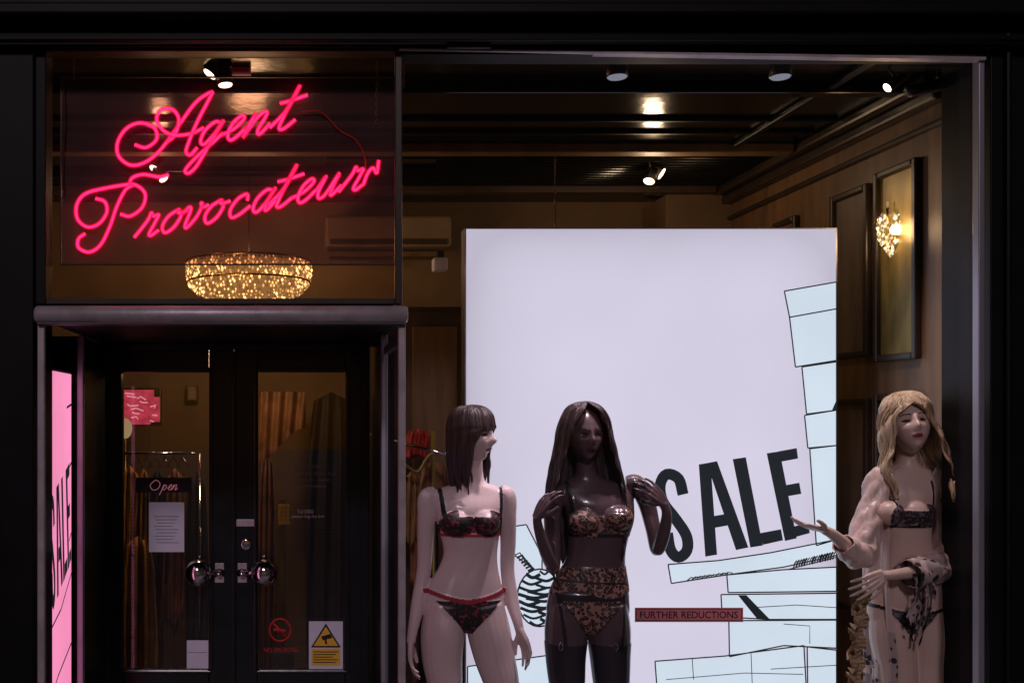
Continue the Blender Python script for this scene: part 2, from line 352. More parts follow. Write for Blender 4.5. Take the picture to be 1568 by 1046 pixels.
# ================================================================= NEON SIGN
ns=group('neon_sign')
M['ncore']=emis('neon_core',(1,.016,.115),6.5)
M['nshell']=emis('neon_glow_tube',(1,.004,.04),1.1,transp=.55)
NY=.12
LET={'r':[(-.55,.1),(-.25,.8),(-.2,1.12),(-.05,.95),(.2,.95),(.17,.6),(.1,.15),(.25,0),(.5,.2)],
'o':[(.1,1),(-.25,.8),(-.35,.35),(-.1,0),(.25,.2),(.35,.65),(.12,1),(.2,.8),(.58,.85)],
'v':[(-.5,.75),(-.3,1),(-.15,.8),(-.15,.2),(0,0),(.25,.4),(.3,.95),(.22,1.05),(.35,.85),(.6,.9)],
'c':[(.3,.7),(.15,1),(-.2,.85),(-.35,.4),(-.15,.02),(.15,.05),(.55,.4)],
'a':[(.3,.9),(0,1),(-.3,.65),(-.3,.2),(-.05,0),(.2,.35),(.37,1),(.25,.4),(.3,.03),(.45,.05),(.65,.35)],
't':[(-.55,.2),(-.1,.9),(.05,1.9),(-.08,1.0),(-.12,.15),(.1,0),(.5,.35)],
'e':[(-.5,.3),(0,.5),(.28,.85),(.1,1.05),(-.15,.8),(-.2,.3),(0,0),(.25,.05),(.55,.45)],
'u':[(-.55,.4),(-.35,1),(-.4,.3),(-.25,0),(0,.15),(.25,1),(.2,.3),(.3,0),(.6,.4)],
'n':[(-.5,.3),(-.33,1),(-.4,.5),(-.48,0),(-.2,.75),(.1,1),(.2,.8),(.1,.2),(.25,0),(.55,.4)],
'g':[(.3,.9),(0,1),(-.3,.65),(-.3,.2),(-.05,.03),(.2,.4),(.37,1),(.2,0),(0,-.9),(-.25,-1.2),(-.45,-1),(-.2,-.5),(.3,0),(.6,.4)],
'p':[(-.4,.3),(-.2,1),(-.35,.2),(-.55,-1),(-.3,.3),(0,.95),(.3,.7),(.2,.15),(-.05,0),(-.25,.25)]}
strokes=[]
def lower(ch,cx,base,xh,slant=.42,adv=1.0):
    strokes.append([(cx+(u*adv+ (v-.5)*slant)*xh, base(cx+u*xh)-v*xh) for u,v in LET[ch]])
    if ch=='t': strokes.append([(cx+(u+(v-.5)*slant)*xh, base(cx)-v*xh) for u,v in [(-.5,1.15),(0,1.3),(.55,1.5)]])
b1=lambda x:222-.2*(x-322); 
for ch,cx in zip('gent',[322,359,396,437]): lower(ch,cx,b1,35)
b2=lambda x:356-.223*(x-262)
for ch,cx in zip('rovocateur',[230,263,293,328,366,402,433,466,504,543]): lower(ch,cx,b2,34)
strokes.append([(556,284),(563,266),(571,258),(577,265),(580,246)])
strokes.append([(206,222),(224,226),(240,214),(236,196),(215,189),(193,198),(180,218),(182,240),(200,253),(224,248),(245,231),(270,197),(298,160),(318,144),(326,141)])
strokes.append([(326,141),(316,160),(301,190),(290,215),(285,232),(291,238),(302,226)])
strokes.append([(312,196),(292,205),(268,208),(250,200),(240,184),(247,169),(264,168),(274,184),(268,206),(255,219)])
strokes.append([(130,358),(120,366),(121,380),(137,386),(155,374),(168,348),(178,318),(192,292),(205,283)])
strokes.append([(146,304),(160,309),(164,325),(152,342),(134,348),(119,336),(117,315),(130,298),(158,289),(188,284),(208,284),(222,297),(218,318),(200,331),(184,328)])
strokes.append([(198,285),(202,273),(220,268),(243,271),(258,268)])
V1,F1,V2,F2=[],[],[],[]
for st in strokes:
    p=cat([W(a,b,NY) for a,b in st],7)
    p=[q+Vector((0,.004*math.sin(i*.35),0)) for i,q in enumerate(p)]
    tubegeo(p,.0054,8,V1,F1); tubegeo(p,.0108,10,V2,F2)
mesh('neon_tube_core',V1,F1,M['ncore'],True,ns); mesh('neon_tube_glass',V2,F2,M['nshell'],True,ns)
quad('backing_panel',[(94,119),(604,119),(604,404),(94,404)],NY+.030,M['acryl'],ns)
for nm,q in (('top',(94,117,604,119)),('bottom',(94,404,604,406)),('left',(92,117,94,406))):
    box('panel_edge_'+nm,*q,NY+.024,NY+.036,M['frame'],ns,0)
tube('sign_cable',cat([W(462,172,.13),W(492,172,.13),W(520,200,.14),W(545,215,.14),W(558,240,.14),W(560,262,.13)],6),.003,M['red'],ns,6)
tube('sign_cable_left',cat([W(97,120,.13),W(99,180,.13),W(96,260,.13),W(99,300,.14)],6),.003,M['frame'],ns,6)
def chain(px,py0,py1,y,name='hanging_chain'):
    g=group(name); Vc,Fc=[],[]
    a=W(px,py0,y); b=W(px,py1,y); n=int((a.z-b.z)/.018)
    for i in range(n):
        c=a.lerp(b,(i+.5)/n); ring=[]
        for k in range(9):
            t=k/8*2*math.pi; dx=.005*math.cos(t); dz=.012*math.sin(t)
            ring.append(c+(Vector((dx,0,dz)) if i%2 else Vector((0,dx,dz))))
        tubegeo(ring,.0017,5,Vc,Fc)
    mesh('links',Vc,Fc,M['chainm'],True,g)
chain(113,82,125,.14); chain(577,82,190,.14); chain(850,240,350,1.16); chain(618,90,135,.2)
# ================================================================= CHANDELIER / SCONCE
def bead(V,F,c,s):
    b=len(V); 
    for d in((s,0,0),(-s,0,0),(0,s,0),(0,-s,0),(0,0,s*1.5),(0,0,-s*1.5)): V.append(c+Vector(d))
    for f in((0,2,4),(2,1,4),(1,3,4),(3,0,4),(2,0,5),(1,2,5),(3,1,5),(0,3,5)): F.append(tuple(b+i for i in f))
M['crys']=emis('crystal_glow',(1,.52,.17),1.8,rand=True)
M['crysw']=emis('crystal_sconce',(1,.66,.32),2.2,rand=True)
M['liner']=emis('chandelier_liner',(1,.47,.13),.36,var=.5,vs=30)
M['bulb']=emis('bulb_warm',(1,.72,.42),10)
M['brass']=mat('brass',(.45,.28,.08),.3,1,var=.2)
ch=group('chandelier'); CY=2.4
c0=W(381,430,CY); rr=(W(476,0,CY).x-W(286,0,CY).x)/2
V,F=[],[]
prof=[(407,1.0),(411,1.0),(415,1.0),(419,1.0),(423,.995),(427,.99),(431,.98),(435,.965),(439,.945),(443,.91),(447,.865),(451,.80),(455,.71),(458,.60),(460,.48),(461,.35),(462,.2)]
for j,(py,k) in enumerate(prof):
    z=W(0,py,CY).z; n=int(104*k)
    for i in range(n):
        a=2*math.pi*(i+.5*(j%2))/n
        bead(V,F,Vector((c0.x+rr*k*math.cos(a)+random.uniform(-.004,.004),CY+rr*k*math.sin(a),z+random.uniform(-.006,.006))),random.uniform(.005,.0095))
mesh('crystals',V,F,M['crys'],False,ch)
V,F=tubegeo([Vector((c0.x,CY,W(0,py,CY).z)) for py,k in prof],[rr*k*.94 for py,k in prof],40); mesh('inner_liner',V,F[:-2],M['liner'],True,ch)
for nm,py,k in(('rim',403,1.0),('band',433,.985)):
    z=W(0,py,CY).z; tube(nm,[Vector((c0.x+rr*k*math.cos(a/48*2*math.pi),CY+rr*k*math.sin(a/48*2*math.pi),z)) for a in range(49)],.007,M['brass'],ch,8)
tube('stem',[(c0.x,CY,W(0,430,CY).z),(c0.x,CY,CZ)],.004,M['inkb'],ch)
for i in range(5): sphere('bulb_%d'%i,(c0.x-.08+.07*i,CY-.05+.04*(i%2),W(0,405,CY).z),.022,M['bulb'],ch,seg=12)
sc=group('wall_sconce'); SY=.92
c0s=W(1368,355,SY); V,F=[],[]
for j,(py,w) in enumerate([(330,.05),(336,.065),(343,.07),(350,.07),(357,.068),(364,.063),(371,.055),(378,.04),(385,.028),(391,.015)]):
    z=W(0,py,SY).z
    for i in range(int(14+w*380)):
        a=random.uniform(0,6.283); bead(V,F,Vector((c0s.x+w*math.cos(a),SY+w*math.sin(a),z+random.uniform(-.008,.008))),random.uniform(.005,.010))
mesh('crystals',V,F,M['crysw'],False,sc)
tube('back_arm',cat([Vector((WX-.01,SY,c0s.z-.05)),Vector((WX-.05,SY,c0s.z-.07)),Vector((c0s.x,SY,c0s.z+.03))],6),.007,M['brass'],sc)
sphere('back_plate',(WX-.01,SY,c0s.z-.05),.05,M['brass'],sc,(.25,1,1.4))
for i,d in enumerate((-.03,.03)):
    tube('candle_%d'%i,[(c0s.x+d,SY,c0s.z+.05),(c0s.x+d,SY,c0s.z+.12)],.006,M['brass'],sc)
    sphere('flame_bulb_%d'%i,(c0s.x+d,SY,c0s.z+.14),.007,M['crysw'],sc,(1,1,2.4),12)
sphere('lit_bulb',W(1372,352,SY-.06),.028,M['bulb'],sc,seg=12)
# ================================================================= SPOT LIGHTS
M['lens']=emis('lamp_lens',(1,.80,.55),8)
M['lensdim']=emis('lamp_lens_dim',(.7,.72,.9),.30)
def spot(px,py,y,d,lens,parent,size=.034,nm='can'):
    c=W(px,py,y); d=Vector(d).normalized()
    V,F=tubegeo([c-d*.09,c-d*.08,c,c+d*.004],[size*.6,size*.9,size*1.05,size*1.05],20); mesh(nm,V,F,M['frame'],True,parent)
    V,F=tubegeo([c+d*.005,c+d*.008],[size*.9,size*.85],20); mesh(nm+'_lens',V,F,lens,False,parent)
    tube(nm+'_stem',[c-d*.05,(c.x,y,CZ)],.006,M['frame'],parent,8)
def lamp(kind,loc,energy,col,size=.05,target=None,ang=60,blend=.6,name='lamp'):
    l=bpy.data.lights.new(name,kind); l.energy=energy; l.color=col
    l.shadow_soft_size=size
    if kind=='SPOT': l.spot_size=math.radians(ang); l.spot_blend=blend
    o=link(bpy.data.objects.new(name,l)); o.location=loc
    if target is not None: o.rotation_euler=(Vector(target)-Vector(loc)).to_track_quat('-Z','Y').to_euler()
    return o
for px in(945,1195):
    g=group('ceiling_spotlight'); c=W(px,118,.35)
    V,F=tubegeo([Vector((c.x,.35,CZ)),Vector((c.x,.35,c.z))],[.045,.048],24); mesh('can',V,F,M['frame'],True,g)
    V,F=tubegeo([Vector((c.x,.35,c.z-.001)),Vector((c.x,.35,c.z-.006))],[.044,.040],24); mesh('can_lens',V,F,M['lensdim'],False,g)
def fixture(heads):
    g=group('ceiling_spotlight')
    for i,h in enumerate(heads): spot(*h[:4],M['lens'],g,h[4],'head_%d'%i)
fixture([(1012,266,2.1,(.75,-.35,-.55),.040),(994,277,2.05,(-.35,-.3,-.9),.036)])
fixture([(237,258,2.0,(-.4,-.4,-.9),.036),(250,273,1.98,(.6,-.3,-.8),.034)])
fixture([(322,113,.42,(-.6,-.1,-.8),.036),(345,129,.42,(.1,-.05,-1),.036)])
jb=group('junction_box'); box('box_body',354,88,384,114,.42,.46,M['white'],jb); box('box_lid',357,91,381,111,.413,.419,M['ac'],jb,.002)
cam=group('security_camera')
tube('bracket',cat([W(1455,150,.35),W(1440,132,.33),W(1420,130,.32)],5),.010,M['frame'],cam)
tube('body',[W(1448,128,.33),W(1440,130,.33),W(1395,140,.33),W(1388,141,.33)],[.018,.028,.028,.022],M['frame'],cam,16)
tube('arm',cat([W(1462,100,.34),W(1440,104,.34),W(1436,120,.34)],5),.008,M['frame'],cam)
spot(1360,134,.42,(-.8,.05,-.6),M['lens'],cam,.024,'spot_head')
# ================================================================= SHOP INTERIOR
ac=group('air_conditioner'); a=2.9
box('casing',498,330,692,378,a,a+.2,M['ac'],ac,.02); box('louvre',505,366,685,374,a-.012,a-.001,M['walld'],ac); box('sill',505,385,672,393,a+.1,a+.25,M['beam'],ac)
wc=group('wall_speaker'); box('speaker_body',664,394,686,414,2.2,2.3,M['white'],wc,.01); box('speaker_bracket',670,384,680,394,2.25,2.29,M['frame'],wc)
cb=group('display_cabinet'); box('carcass',560,474,712,1400,2.2,2.6,M['walld'],cb); box('cornice',555,470,716,476,2.17,2.6,M['frame'],cb); box('cabinet_door',632,500,700,1200,2.17,2.195,M['wood'],cb)
gm=[mat('cloth_gold',(.62,.30,.05),.5,var=.4,vscale=10),mat('cloth_red',(.40,.02,.02),.6,var=.5,vscale=10),mat('cloth_black',(.02,.016,.018),.7),mat('cloth_brown',(.24,.10,.045),.5,var=.5,vscale=9),mat('cloth_tan',(.34,.17,.055),.6,var=.4)]
def garment(px0,px1,py0,py1,y,m,parent,name,sh=0):
    V,F=[],[]; n=26; k=14; ph=random.uniform(0,6)
    for j in range(k):
        t=j/(k-1); 
        for i in range(n):
            u=i/(n-1); w=(.7+.3*min(1,t*4)) if t<.3 else 1+.06*math.sin(t*7+ph)
            px=(px0+px1)/2+(u-.5)*(px1-px0)*w+sh*t; py=py0+(py1-py0)*t*(1+.05*math.sin(u*9+ph))+ (14*abs(u-.5)*2 if j==0 else 0)
            V.append(W(px,py,y+.022*math.sin(u*19+ph+t*3)+.012*math.sin(u*41+t*5)))
    for j in range(k-1):
        for i in range(n-1): F.append((j*n+i,j*n+i+1,(j+1)*n+i+1,(j+1)*n+i))
    o=mesh(name,V,F,m,True,parent); s=o.modifiers.new('s','SOLIDIFY'); s.thickness=.004; return o
rk=group('clothes_rack')
tube('rail',[W(150,694,2.2),W(300,694,2.2)],.010,M['chrome'],rk); tube('upright',[W(160,694,2.2),W(160,1250,2.2)],.010,M['chrome'],rk); tube('upright_b',[W(306,694,2.2),W(306,1250,2.2)],.010,M['chrome'],rk)
for i in range(7):
    x=196+i*14; tube('hanger_%d'%i,[W(x-10,716,2.2+.03*(i%2)),W(x,700,2.2),W(x,692,2.2),W(x,700,2.2),W(x+10,716,2.2+.03*(i%2))],.003,M['chrome'],rk,6)
garment(186,236,820,1060,2.12,gm[0],rk,'gown_gold',6); garment(184,214,712,900,2.16,gm[0],rk,'gown_tan'); garment(210,230,716,960,2.14,gm[4],rk,'gown_ochre'); garment(226,256,718,900,2.20,gm[2],rk,'gown_black'); garment(252,284,716,960,2.18,gm[3],rk,'gown_brown',-4); garment(236,262,880,1090,2.24,gm[4],rk,'gown_lower'); garment(284,318,722,1060,2.22,gm[2],rk,'gown_grey')
rk2=group('clothes_rack')
tube('rail',[W(560,664,2.0),W(700,700,1.6)],.010,M['chrome'],rk2); tube('upright',[W(664,660,1.7),W(664,1300,1.7)],.012,M['gold'],rk2)
garment(622,658,656,700,1.9,gm[1],rk2,'blouse_red'); garment(626,700,705,900,1.95,gm[3],rk2,'gown_brown')
garment(616,645,720,830,1.85,gm[4],rk2,'gown_tan'); garment(640,672,750,1100,1.8,gm[2],rk2,'gown_dark')
tube('scarf',cat([W(620,712,1.7),W(640,722,1.7),W(655,700,1.7),W(668,690,1.7)],5),.010,M['gold'],rk2)
dr=group('door_curtain'); 
V,F=[],[]; n=30;k=12
for j in range(k):
    t=j/(k-1)
    for i in range(n):
        u=i/(n-1); px=396+u*72; bot=705-58*math.sin(u*math.pi*.5)**1.5+8; V.append(W(px,600+(bot-600)*t,2.5+.02*math.sin(u*24+t*2)))
for j in range(k-1):
    for i in range(n-1): F.append((j*n+i,j*n+i+1,(j+1)*n+i+1,(j+1)*n+i))
mesh('drape',V,F,gm[3],True,dr); garment(470,545,600,1080,2.6,gm[2],dr,'drape_dark'); garment(396,422,700,1080,2.5,gm[3],dr,'drape_side')
dr2=group('display_stand'); box('post',428,765,436,940,2.0,2.03,M['brass'],dr2); box('tag',426,772,445,804,1.95,1.96,M['yellow'],dr2); box('foot',415,1000,450,1300,2.0,2.1,M['walld'],dr2); box('post_low',430,941,434,1000,2.0,2.03,M['brass'],dr2)
il=group('neon_reflection'); M['pinkreflection']=emis('pink_reflection',(1,.09,.14),.6,var=.7,vs=22); M['pinkstroke']=emis('pink_stroke',(1,.35,.42),1.1)  # glowing panel and strokes imitate the neon's reflection in the door pane
box('reflection_case',176,594,246,652,2.56,2.62,M['frame'],il); quad('reflection_face',[(178,597),(236,597),(236,608),(245,608),(245,646),(232,646),(230,650),(178,650)],2.555,M['pinkreflection'],il)
random.seed(21)
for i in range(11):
    px=182+random.uniform(0,55); py=602+i*4.2; ribbon('reflection_stroke_%d'%i,[(px,py),(px+random.uniform(4,12),py+random.uniform(-3,3)),(px+random.uniform(10,20) if px<222 else px+6,py+2)],2.0,lambda x,y:W(x,y,2.55),M['pinkstroke'],il)
tl=group('table_lamp'); c=W(192,656,2.4); sphere('glowing_shade',c,.045,M['crysw'],tl,(1,1,1.5),14); tube('lamp_stem',[c,Vector((c.x,2.4,.9))],.008,M['brass'],tl); box('side_table',150,905,232,912,2.32,2.55,M['frame'],tl); 
bx=group('wall_picture'); box('frame',286,590,302,614,3.1,3.2,M['beam'],bx); box('canvas',288,592,300,612,3.09,3.099,M['ac'],bx)
# ================================================================= DOORS
dd=group('double_door'); DY=1.5
def db(n,a,b,c,d,y0=DY,y1=DY+.05,m=None,bev=.006): return box(n,a,b,c,d,y0,y1,m or M['doorblk'],dd,bev)
db('frame_head',150,516,566,534,DY-.03); db('frame_left',150,534,166,1290,DY-.03); db('frame_right',552,534,566,1290,DY-.03)
db('head_moulding',150,526,566,530,DY-.05,DY-.031)
for nm,l,r_,pl_,pr in(('left',165,357,188,320),('right',359.5,553,395,529)):
    db(nm+'_stile_a',l,532.5,pl_,1280); db(nm+'_stile_b',pr,532.5,r_,1280); db(nm+'_top',pl_+.3,532.5,pr-.3,570); db(nm+'_bottom',pl_+.3,1025,pr-.3,1280)
    for q,(a,b,c,d) in enumerate([(pl_-6,563,pl_-2,1031),(pr+2,563,pr+6,1031),(pl_-2,563,pr+2,567),(pl_-2,1027,pr+2,1031)]):
        db('%s_bead_%d'%(nm,q),a,b,c,d,DY-.010,DY-.001,bev=.003)
    box(nm+'_glass',pl_,570,pr,1025,DY+.02,DY+.024,M['doorglass'],dd,0)
    V,F=[],[]
    for i in range(1,22):
        a=W(pl_+(pr-pl_)*i/22,760,DY+.018); b=W(pl_+(pr-pl_)*i/22,1025,DY+.018); tubegeo([a,b],.0007,4,V,F)
    for i in range(0,44):
        a=W(pl_,760+6*i,DY+.018); b=W(pr,760+6*i,DY+.018); tubegeo([a,b],.0007,4,V,F)
    mesh(nm+'_glass_mesh',V,F,M['frame'],False,dd)
db('meeting_strip',355,538,361,1280,DY-.014,DY-.001,bev=.005)
def lathe(name,c,axis,prof,m,parent):
    V,F=tubegeo([c+axis*h for h,_ in prof],[r for _,r in prof],28); return mesh(name,V,F,m,True,parent)
for nm,kx,rx in(('left',303,336),('right',405,371)):
    c=W(rx,877,DY-.002); ax=Vector((0,-1,0))
    lathe(nm+'_rosette',c,ax,[(0,.03),(.008,.03),(.014,.022),(.03,.014),(.05,.013)],M['chrome'],dd)
    k=W(kx,877,DY-.05)
    tube(nm+'_neck',[W(rx,877,DY-.04),k],.012,M['chrome'],dd,14)
    sphere(nm+'_knob',k,.076,M['chrome'],dd,(1,.85,1),32)
    box(nm+'_backplate',rx-7,862,rx+7,892,DY-.008,DY-.001,M['greymetal'],dd,.003)
lathe('keyhole',W(377,833,DY-.001),Vector((0,-1,0)),[(0,.034),(.01,.034),(.014,.024),(.015,.008)],M['chrome'],dd)
box('lock_plate',362,795,390,806,DY-.008,DY-.001,M['greymetal'],dd,.003)
GY=DY-.003+.02
def sign(name): return group(name)
s=sign('open_sign'); box('plate',208,731,292,754,GY-.01,GY-.004,M['inkb'],s,.002)
M['pinkink']=mat('pink_ink',(.75,.3,.35),.6,em=(.8,.3,.35),es=.22)
strokes.clear(); b3=lambda x:750
strokes.append([(236,736),(230,743),(234,750),(242,748),(245,740),(239,735),(234,738)])
for chh,cx in zip('pen',[252,260,268]): lower(chh,cx,b3,8,.3)
V,F=[],[]
for st in strokes: tubegeo(cat([W(a,b,GY-.012) for a,b in st],5),.0022,5,V,F)
mesh('lettering',V,F,M['pinkink'],False,s)
s=sign('paper_notice'); box('sheet',228,769,282,845,GY-.008,GY-.006,M['white'],s,0)
M['greyink']=mat('grey_ink',(.3,.3,.42),.7)
for i in range(9): box('line_%d'%i,236+(i%3)*2,790+i*5,274-(i%4)*3,791.3+i*5,GY-.0095,GY-.009,M['greyink'],s,0)
s=sign('paper_notice'); box('sheet',286,980,319,1023,GY-.008,GY-.006,M['white'],s,0); box('fold',288,998,317,999,GY-.0095,GY-.009,M['greyink'],s,0)
s=sign('camera_warning_sign'); box('sheet',473,951,525,1024,GY-.008,GY-.006,M['white'],s,0)
quad('triangle_black',[(499,954),(522,991),(476,991)],GY-.009,M['inkb'],s); quad('triangle_yellow',[(499,959),(518,988.5),(480,988.5)],GY-.0105,M['yellow'],s)
quad('camera_icon',[(492,974),(506,970),(509,976),(494,980)],GY-.012,M['inkb'],s); quad('camera_mount',[(497,979),(500,978),(501,986),(498,986)],GY-.0125,M['inkb'],s)
box('yellow_panel',477,993,521,1018,GY-.0105,GY-.009,M['yellow'],s,0)
for i in range(5): box('line_%d'%i,480,997+i*4,518-i%3*4,998.3+i*4,GY-.012,GY-.0115,M['inkb'],s,0)
s=sign('no_smoking_sign'); M['redglow']=mat('red_vinyl',(.5,.02,.03),.5,em=(1,.03,.04),es=.02)
tube('ring',[W(429+16*math.cos(a/32*6.2832),964+17*math.sin(a/32*6.2832),GY-.012) for a in range(33)],.005,M['redglow'],s,8)
tube('slash',[W(418,953,GY-.012),W(440,976,GY-.012)],.005,M['redglow'],s,8); quad('cigarette',[(419,961),(437,963),(437,967),(419,965)],GY-.01,M['redglow'],s); text('caption','NO SMOKING',404,991,456,998,GY-.01,M['redglow'],s)
s=sign('opening_hours_lettering'); M['dimink']=mat('dim_ink',(.35,.3,.33),.6)
for i,(t,a,b,c,d) in enumerate([('Opening Hours',440,710,490,718),('Monday to Saturday 10am - 7pm',418,722,514,729),('Sunday 12pm - 6pm',425,732,505,738),('closed on bank holidays',432,742,498,747),('Tel 0000',455,780,480,786),('please ring the bell',447,788,496,794)]):
    text('line_%d'%i,t,a,b,c,d,GY-.01,M['dimink'],s)
s=sign('window_sign')
m_=bpy.data.materials.new('translucent_card'); m_.use_nodes=True; nt=m_.node_tree; nt.nodes.clear()
o_=nt.nodes.new('ShaderNodeOutputMaterial'); t_=nt.nodes.new('ShaderNodeBsdfTranslucent'); t_.inputs[0].default_value=(.50,.15,.16,1)
d_=nt.nodes.new('ShaderNodeBsdfDiffuse'); d_.inputs[0].default_value=(.34,.11,.12,1); x_=nt.nodes.new('ShaderNodeMixShader'); x_.inputs[0].default_value=.35
nt.links.new(t_.outputs[0],x_.inputs[1]); nt.links.new(d_.outputs[0],x_.inputs[2]); nt.links.new(x_.outputs[0],o_.inputs[0])
M['signtxt']=mat('sign_letter',(.02,.012,.012),.6)
quad('card',[(972,930),(1138,930),(1138,952),(972,952)],.020,m_,s)
for q,(a,b,c,d) in enumerate([(974,932,1136,933),(974,949,1136,950),(974,933.2,975,948.8),(1135,933.2,1136,948.8)]): quad('border_%d'%q,[(a,b),(c,b),(c,d),(a,d)],.017,M['signtxt'],s)
text('lettering','FURTHER REDUCTIONS',980,935.5,1130,946.5,.016,M['signtxt'],s,.012)
# ================================================================= MANNEQUINS
def loft(V,F,rings,seg=36,n=5,ex=2.2):
    def cr(a,b,c,d,t): return .5*((2*b)+(c-a)*t+(2*a-5*b+4*c-d)*t*t+(3*b-a-3*c+d)*t**3)
    P=[rings[0]]+list(rings)+[rings[-1]]; out=[]
    for i in range(1,len(P)-2):
        for k in range(n): out.append([cr(P[i-1][q],P[i][q],P[i+1][q],P[i+2][q],k/n) for q in range(6)])
    out.append(list(rings[-1])); base=len(V)
    for cx,cy,cz,rx,rf,rb in out:
        for k in range(seg):
            a=2*math.pi*k/seg; c=math.cos(a); s=math.sin(a)
            x=abs(c)**(2/ex)*(1 if c>0 else -1); y=abs(s)**(2/ex)*(1 if s>0 else -1)
            V.append(Vector((cx+rx*x,cy+(rb if y>0 else rf)*y,cz)))
    m=len(out)
    for i in range(m-1):
        for k in range(seg):
            a=base+i*seg+k; b=base+i*seg+(k+1)%seg; F.append((a,b,b+seg,a+seg))
    F.append(tuple(base+k for k in range(seg))[::-1]); F.append(tuple(base+(m-1)*seg+k for k in range(seg)))
def ell(V,F,c,sx,sy,sz,seg=20):
    base=len(V); m=seg//2
    for j in range(1,m):
        ph=math.pi*j/m
        for k in range(seg):
            a=2*math.pi*k/seg; V.append(Vector((c[0]+sx*math.sin(ph)*math.cos(a),c[1]+sy*math.sin(ph)*math.sin(a),c[2]+sz*math.cos(ph))))
    for j in range(m-2):
        for k in range(seg):
            a=base+j*seg+k; b=base+j*seg+(k+1)%seg; F.append((a,b,b+seg,a+seg))
    F.append(tuple(base+k for k in range(seg))); F.append(tuple(base+(m-2)*seg+k for k in range(seg))[::-1])
def g2(x,z,cx,cz,sx,sz): return math.exp(-((x-cx)/sx)**2-((z-cz)/sz)**2)
def head(V,F,H,k=1.0):
    base=len(V); nu,nv=72,56
    for j in range(1,nv):
        ph=math.pi*j/nv
        for i in range(nu):
            a=2*math.pi*i/nu
            x=math.sin(ph)*math.cos(a); y=math.sin(ph)*math.sin(a); z=math.cos(ph)
            X=.078*x; Y=.098*y; Z=.122*z
            if z<0:
                X*=1-.42*(-z)**1.8
                if y<0: Y*=1-.45*(-z)**.8
                else: Y*=1+.05*(-z)
            if y>0:
                f=min(1,y*1.6)
                d=.028*g2(X,Z,0,-.026,.011,.020)+.013*g2(X,Z,0,.004,.008,.028)
                d-=.013*g2(X,Z,.031,.004,.017,.013)+.013*g2(X,Z,-.031,.004,.017,.013)
                d+=.006*g2(X,Z,.031,.026,.02,.008)+.006*g2(X,Z,-.031,.026,.02,.008)
                d+=.011*g2(X,Z,0,-.062,.018,.009)-.005*g2(X,Z,0,-.080,.02,.006)+.012*g2(X,Z,0,-.104,.018,.014)
                d+=.004*g2(X,Z,.045,-.025,.018,.018)+.004*g2(X,Z,-.045,-.025,.018,.018)
                Y+=d*f
            V.append(H@(Vector((X,Y,Z))*k))
    for j in range(nv-2):
        for i in range(nu):
            a=base+j*nu+i; b=base+j*nu+(i+1)%nu; F.append((a,a+nu,b+nu,b))
    F.append(tuple(base+i for i in range(nu))); F.append(tuple(base+(nv-2)*nu+i for i in range(nu))[::-1])
    for s in(-1,1):
        c=H@(Vector((s*.078,-.005,-.01))*k); ell(V,F,c,.010,.018,.028,12)
def hand(V,F,w,d,n,side,k=1.0,curl=(.25,.3,.35,.4),spread=.1,thumb=1):
    d=Vector(d).normalized(); n=Vector(n); n=(n-d*n.dot(d)).normalized(); s=d.cross(n)*side
    Ls=[(.040,.026,.020),(.045,.029,.022),(.042,.027,.021),(.032,.021,.018)]
    for i in range(4):
        off=(1.5-i)*.0215; K=w+(d*(.088-.006*abs(i-1.2))+s*off)*k
        tubegeo([w+s*off*.45*k-d*.005,w+(d*.045+s*off*.85)*k,K],[.014*k,.0130*k,.0098*k],8,V,F)
        p=K; ang=0; P=[K-d*.01*k,K]; dd_=(d+s*spread*(1.5-i)).normalized()
        for q in range(3):
            ang+=curl[i]*(1.0 if q else .7)
            p=p+(dd_*math.cos(ang)+n*math.sin(ang))*Ls[i][q]*k; P.append(p)
        tubegeo(P,[.0090*k,.0088*k,.0080*k,.0073*k,.0058*k],8,V,F)
    p0=w+(d*.015+s*.018)*k; p1=w+(d*.045+s*.05+n*.012)*k; p2=w+(d*.075+s*.064+n*.02)*k; p3=w+(d*.10+s*.068+n*.026)*k
    tubegeo([p0,p1,p2,p3],[.015*k,.0125*k,.0105*k,.008*k],8,V,F)
def build_body(name,V,F,mats,classify,parent,voxel=.0042,offset=.0025):
    me=bpy.data.meshes.new(name+'_src'); me.from_pydata([tuple(p) for p in V],[],F); me.update()
    bm=bmesh.new(); bm.from_mesh(me); bmesh.ops.recalc_face_normals(bm,faces=bm.faces); bm.to_mesh(me); bm.free()
    o=link(bpy.data.objects.new(name+'_src',me))
    r=o.modifiers.new('r','REMESH'); r.mode='VOXEL'; r.voxel_size=voxel; r.adaptivity=0
    s=o.modifiers.new('s','SMOOTH'); s.factor=.5; s.iterations=4
    dg=bpy.context.evaluated_depsgraph_get(); ev=o.evaluated_get(dg)
    nm=bpy.data.meshes.new_from_object(ev); bpy.data.objects.remove(o)
    nm.name=name; nm.materials.clear()
    for m in mats: nm.materials.append(m)
    nn=[v.normal.copy() for v in nm.vertices]; push=set()
    for p in nm.polygons:
        c=p.center; i=classify(c,p.normal); p.material_index=i; p.use_smooth=True
        if i in classify.cloth: push.update(p.vertices)
    for i in push: nm.vertices[i].co+=nn[i]*offset
    ob=link(bpy.data.objects.new(name,nm)); ob.parent=parent; return ob
def headM(c,yaw,pitch=0,roll=0):
    base=Matrix.Rotation(math.pi,4,'Z')
    return Matrix.Translation(c)@Matrix.Rotation(yaw,4,'Z')@Matrix.Rotation(roll,4,'Y')@base@Matrix.Rotation(pitch,4,'X')
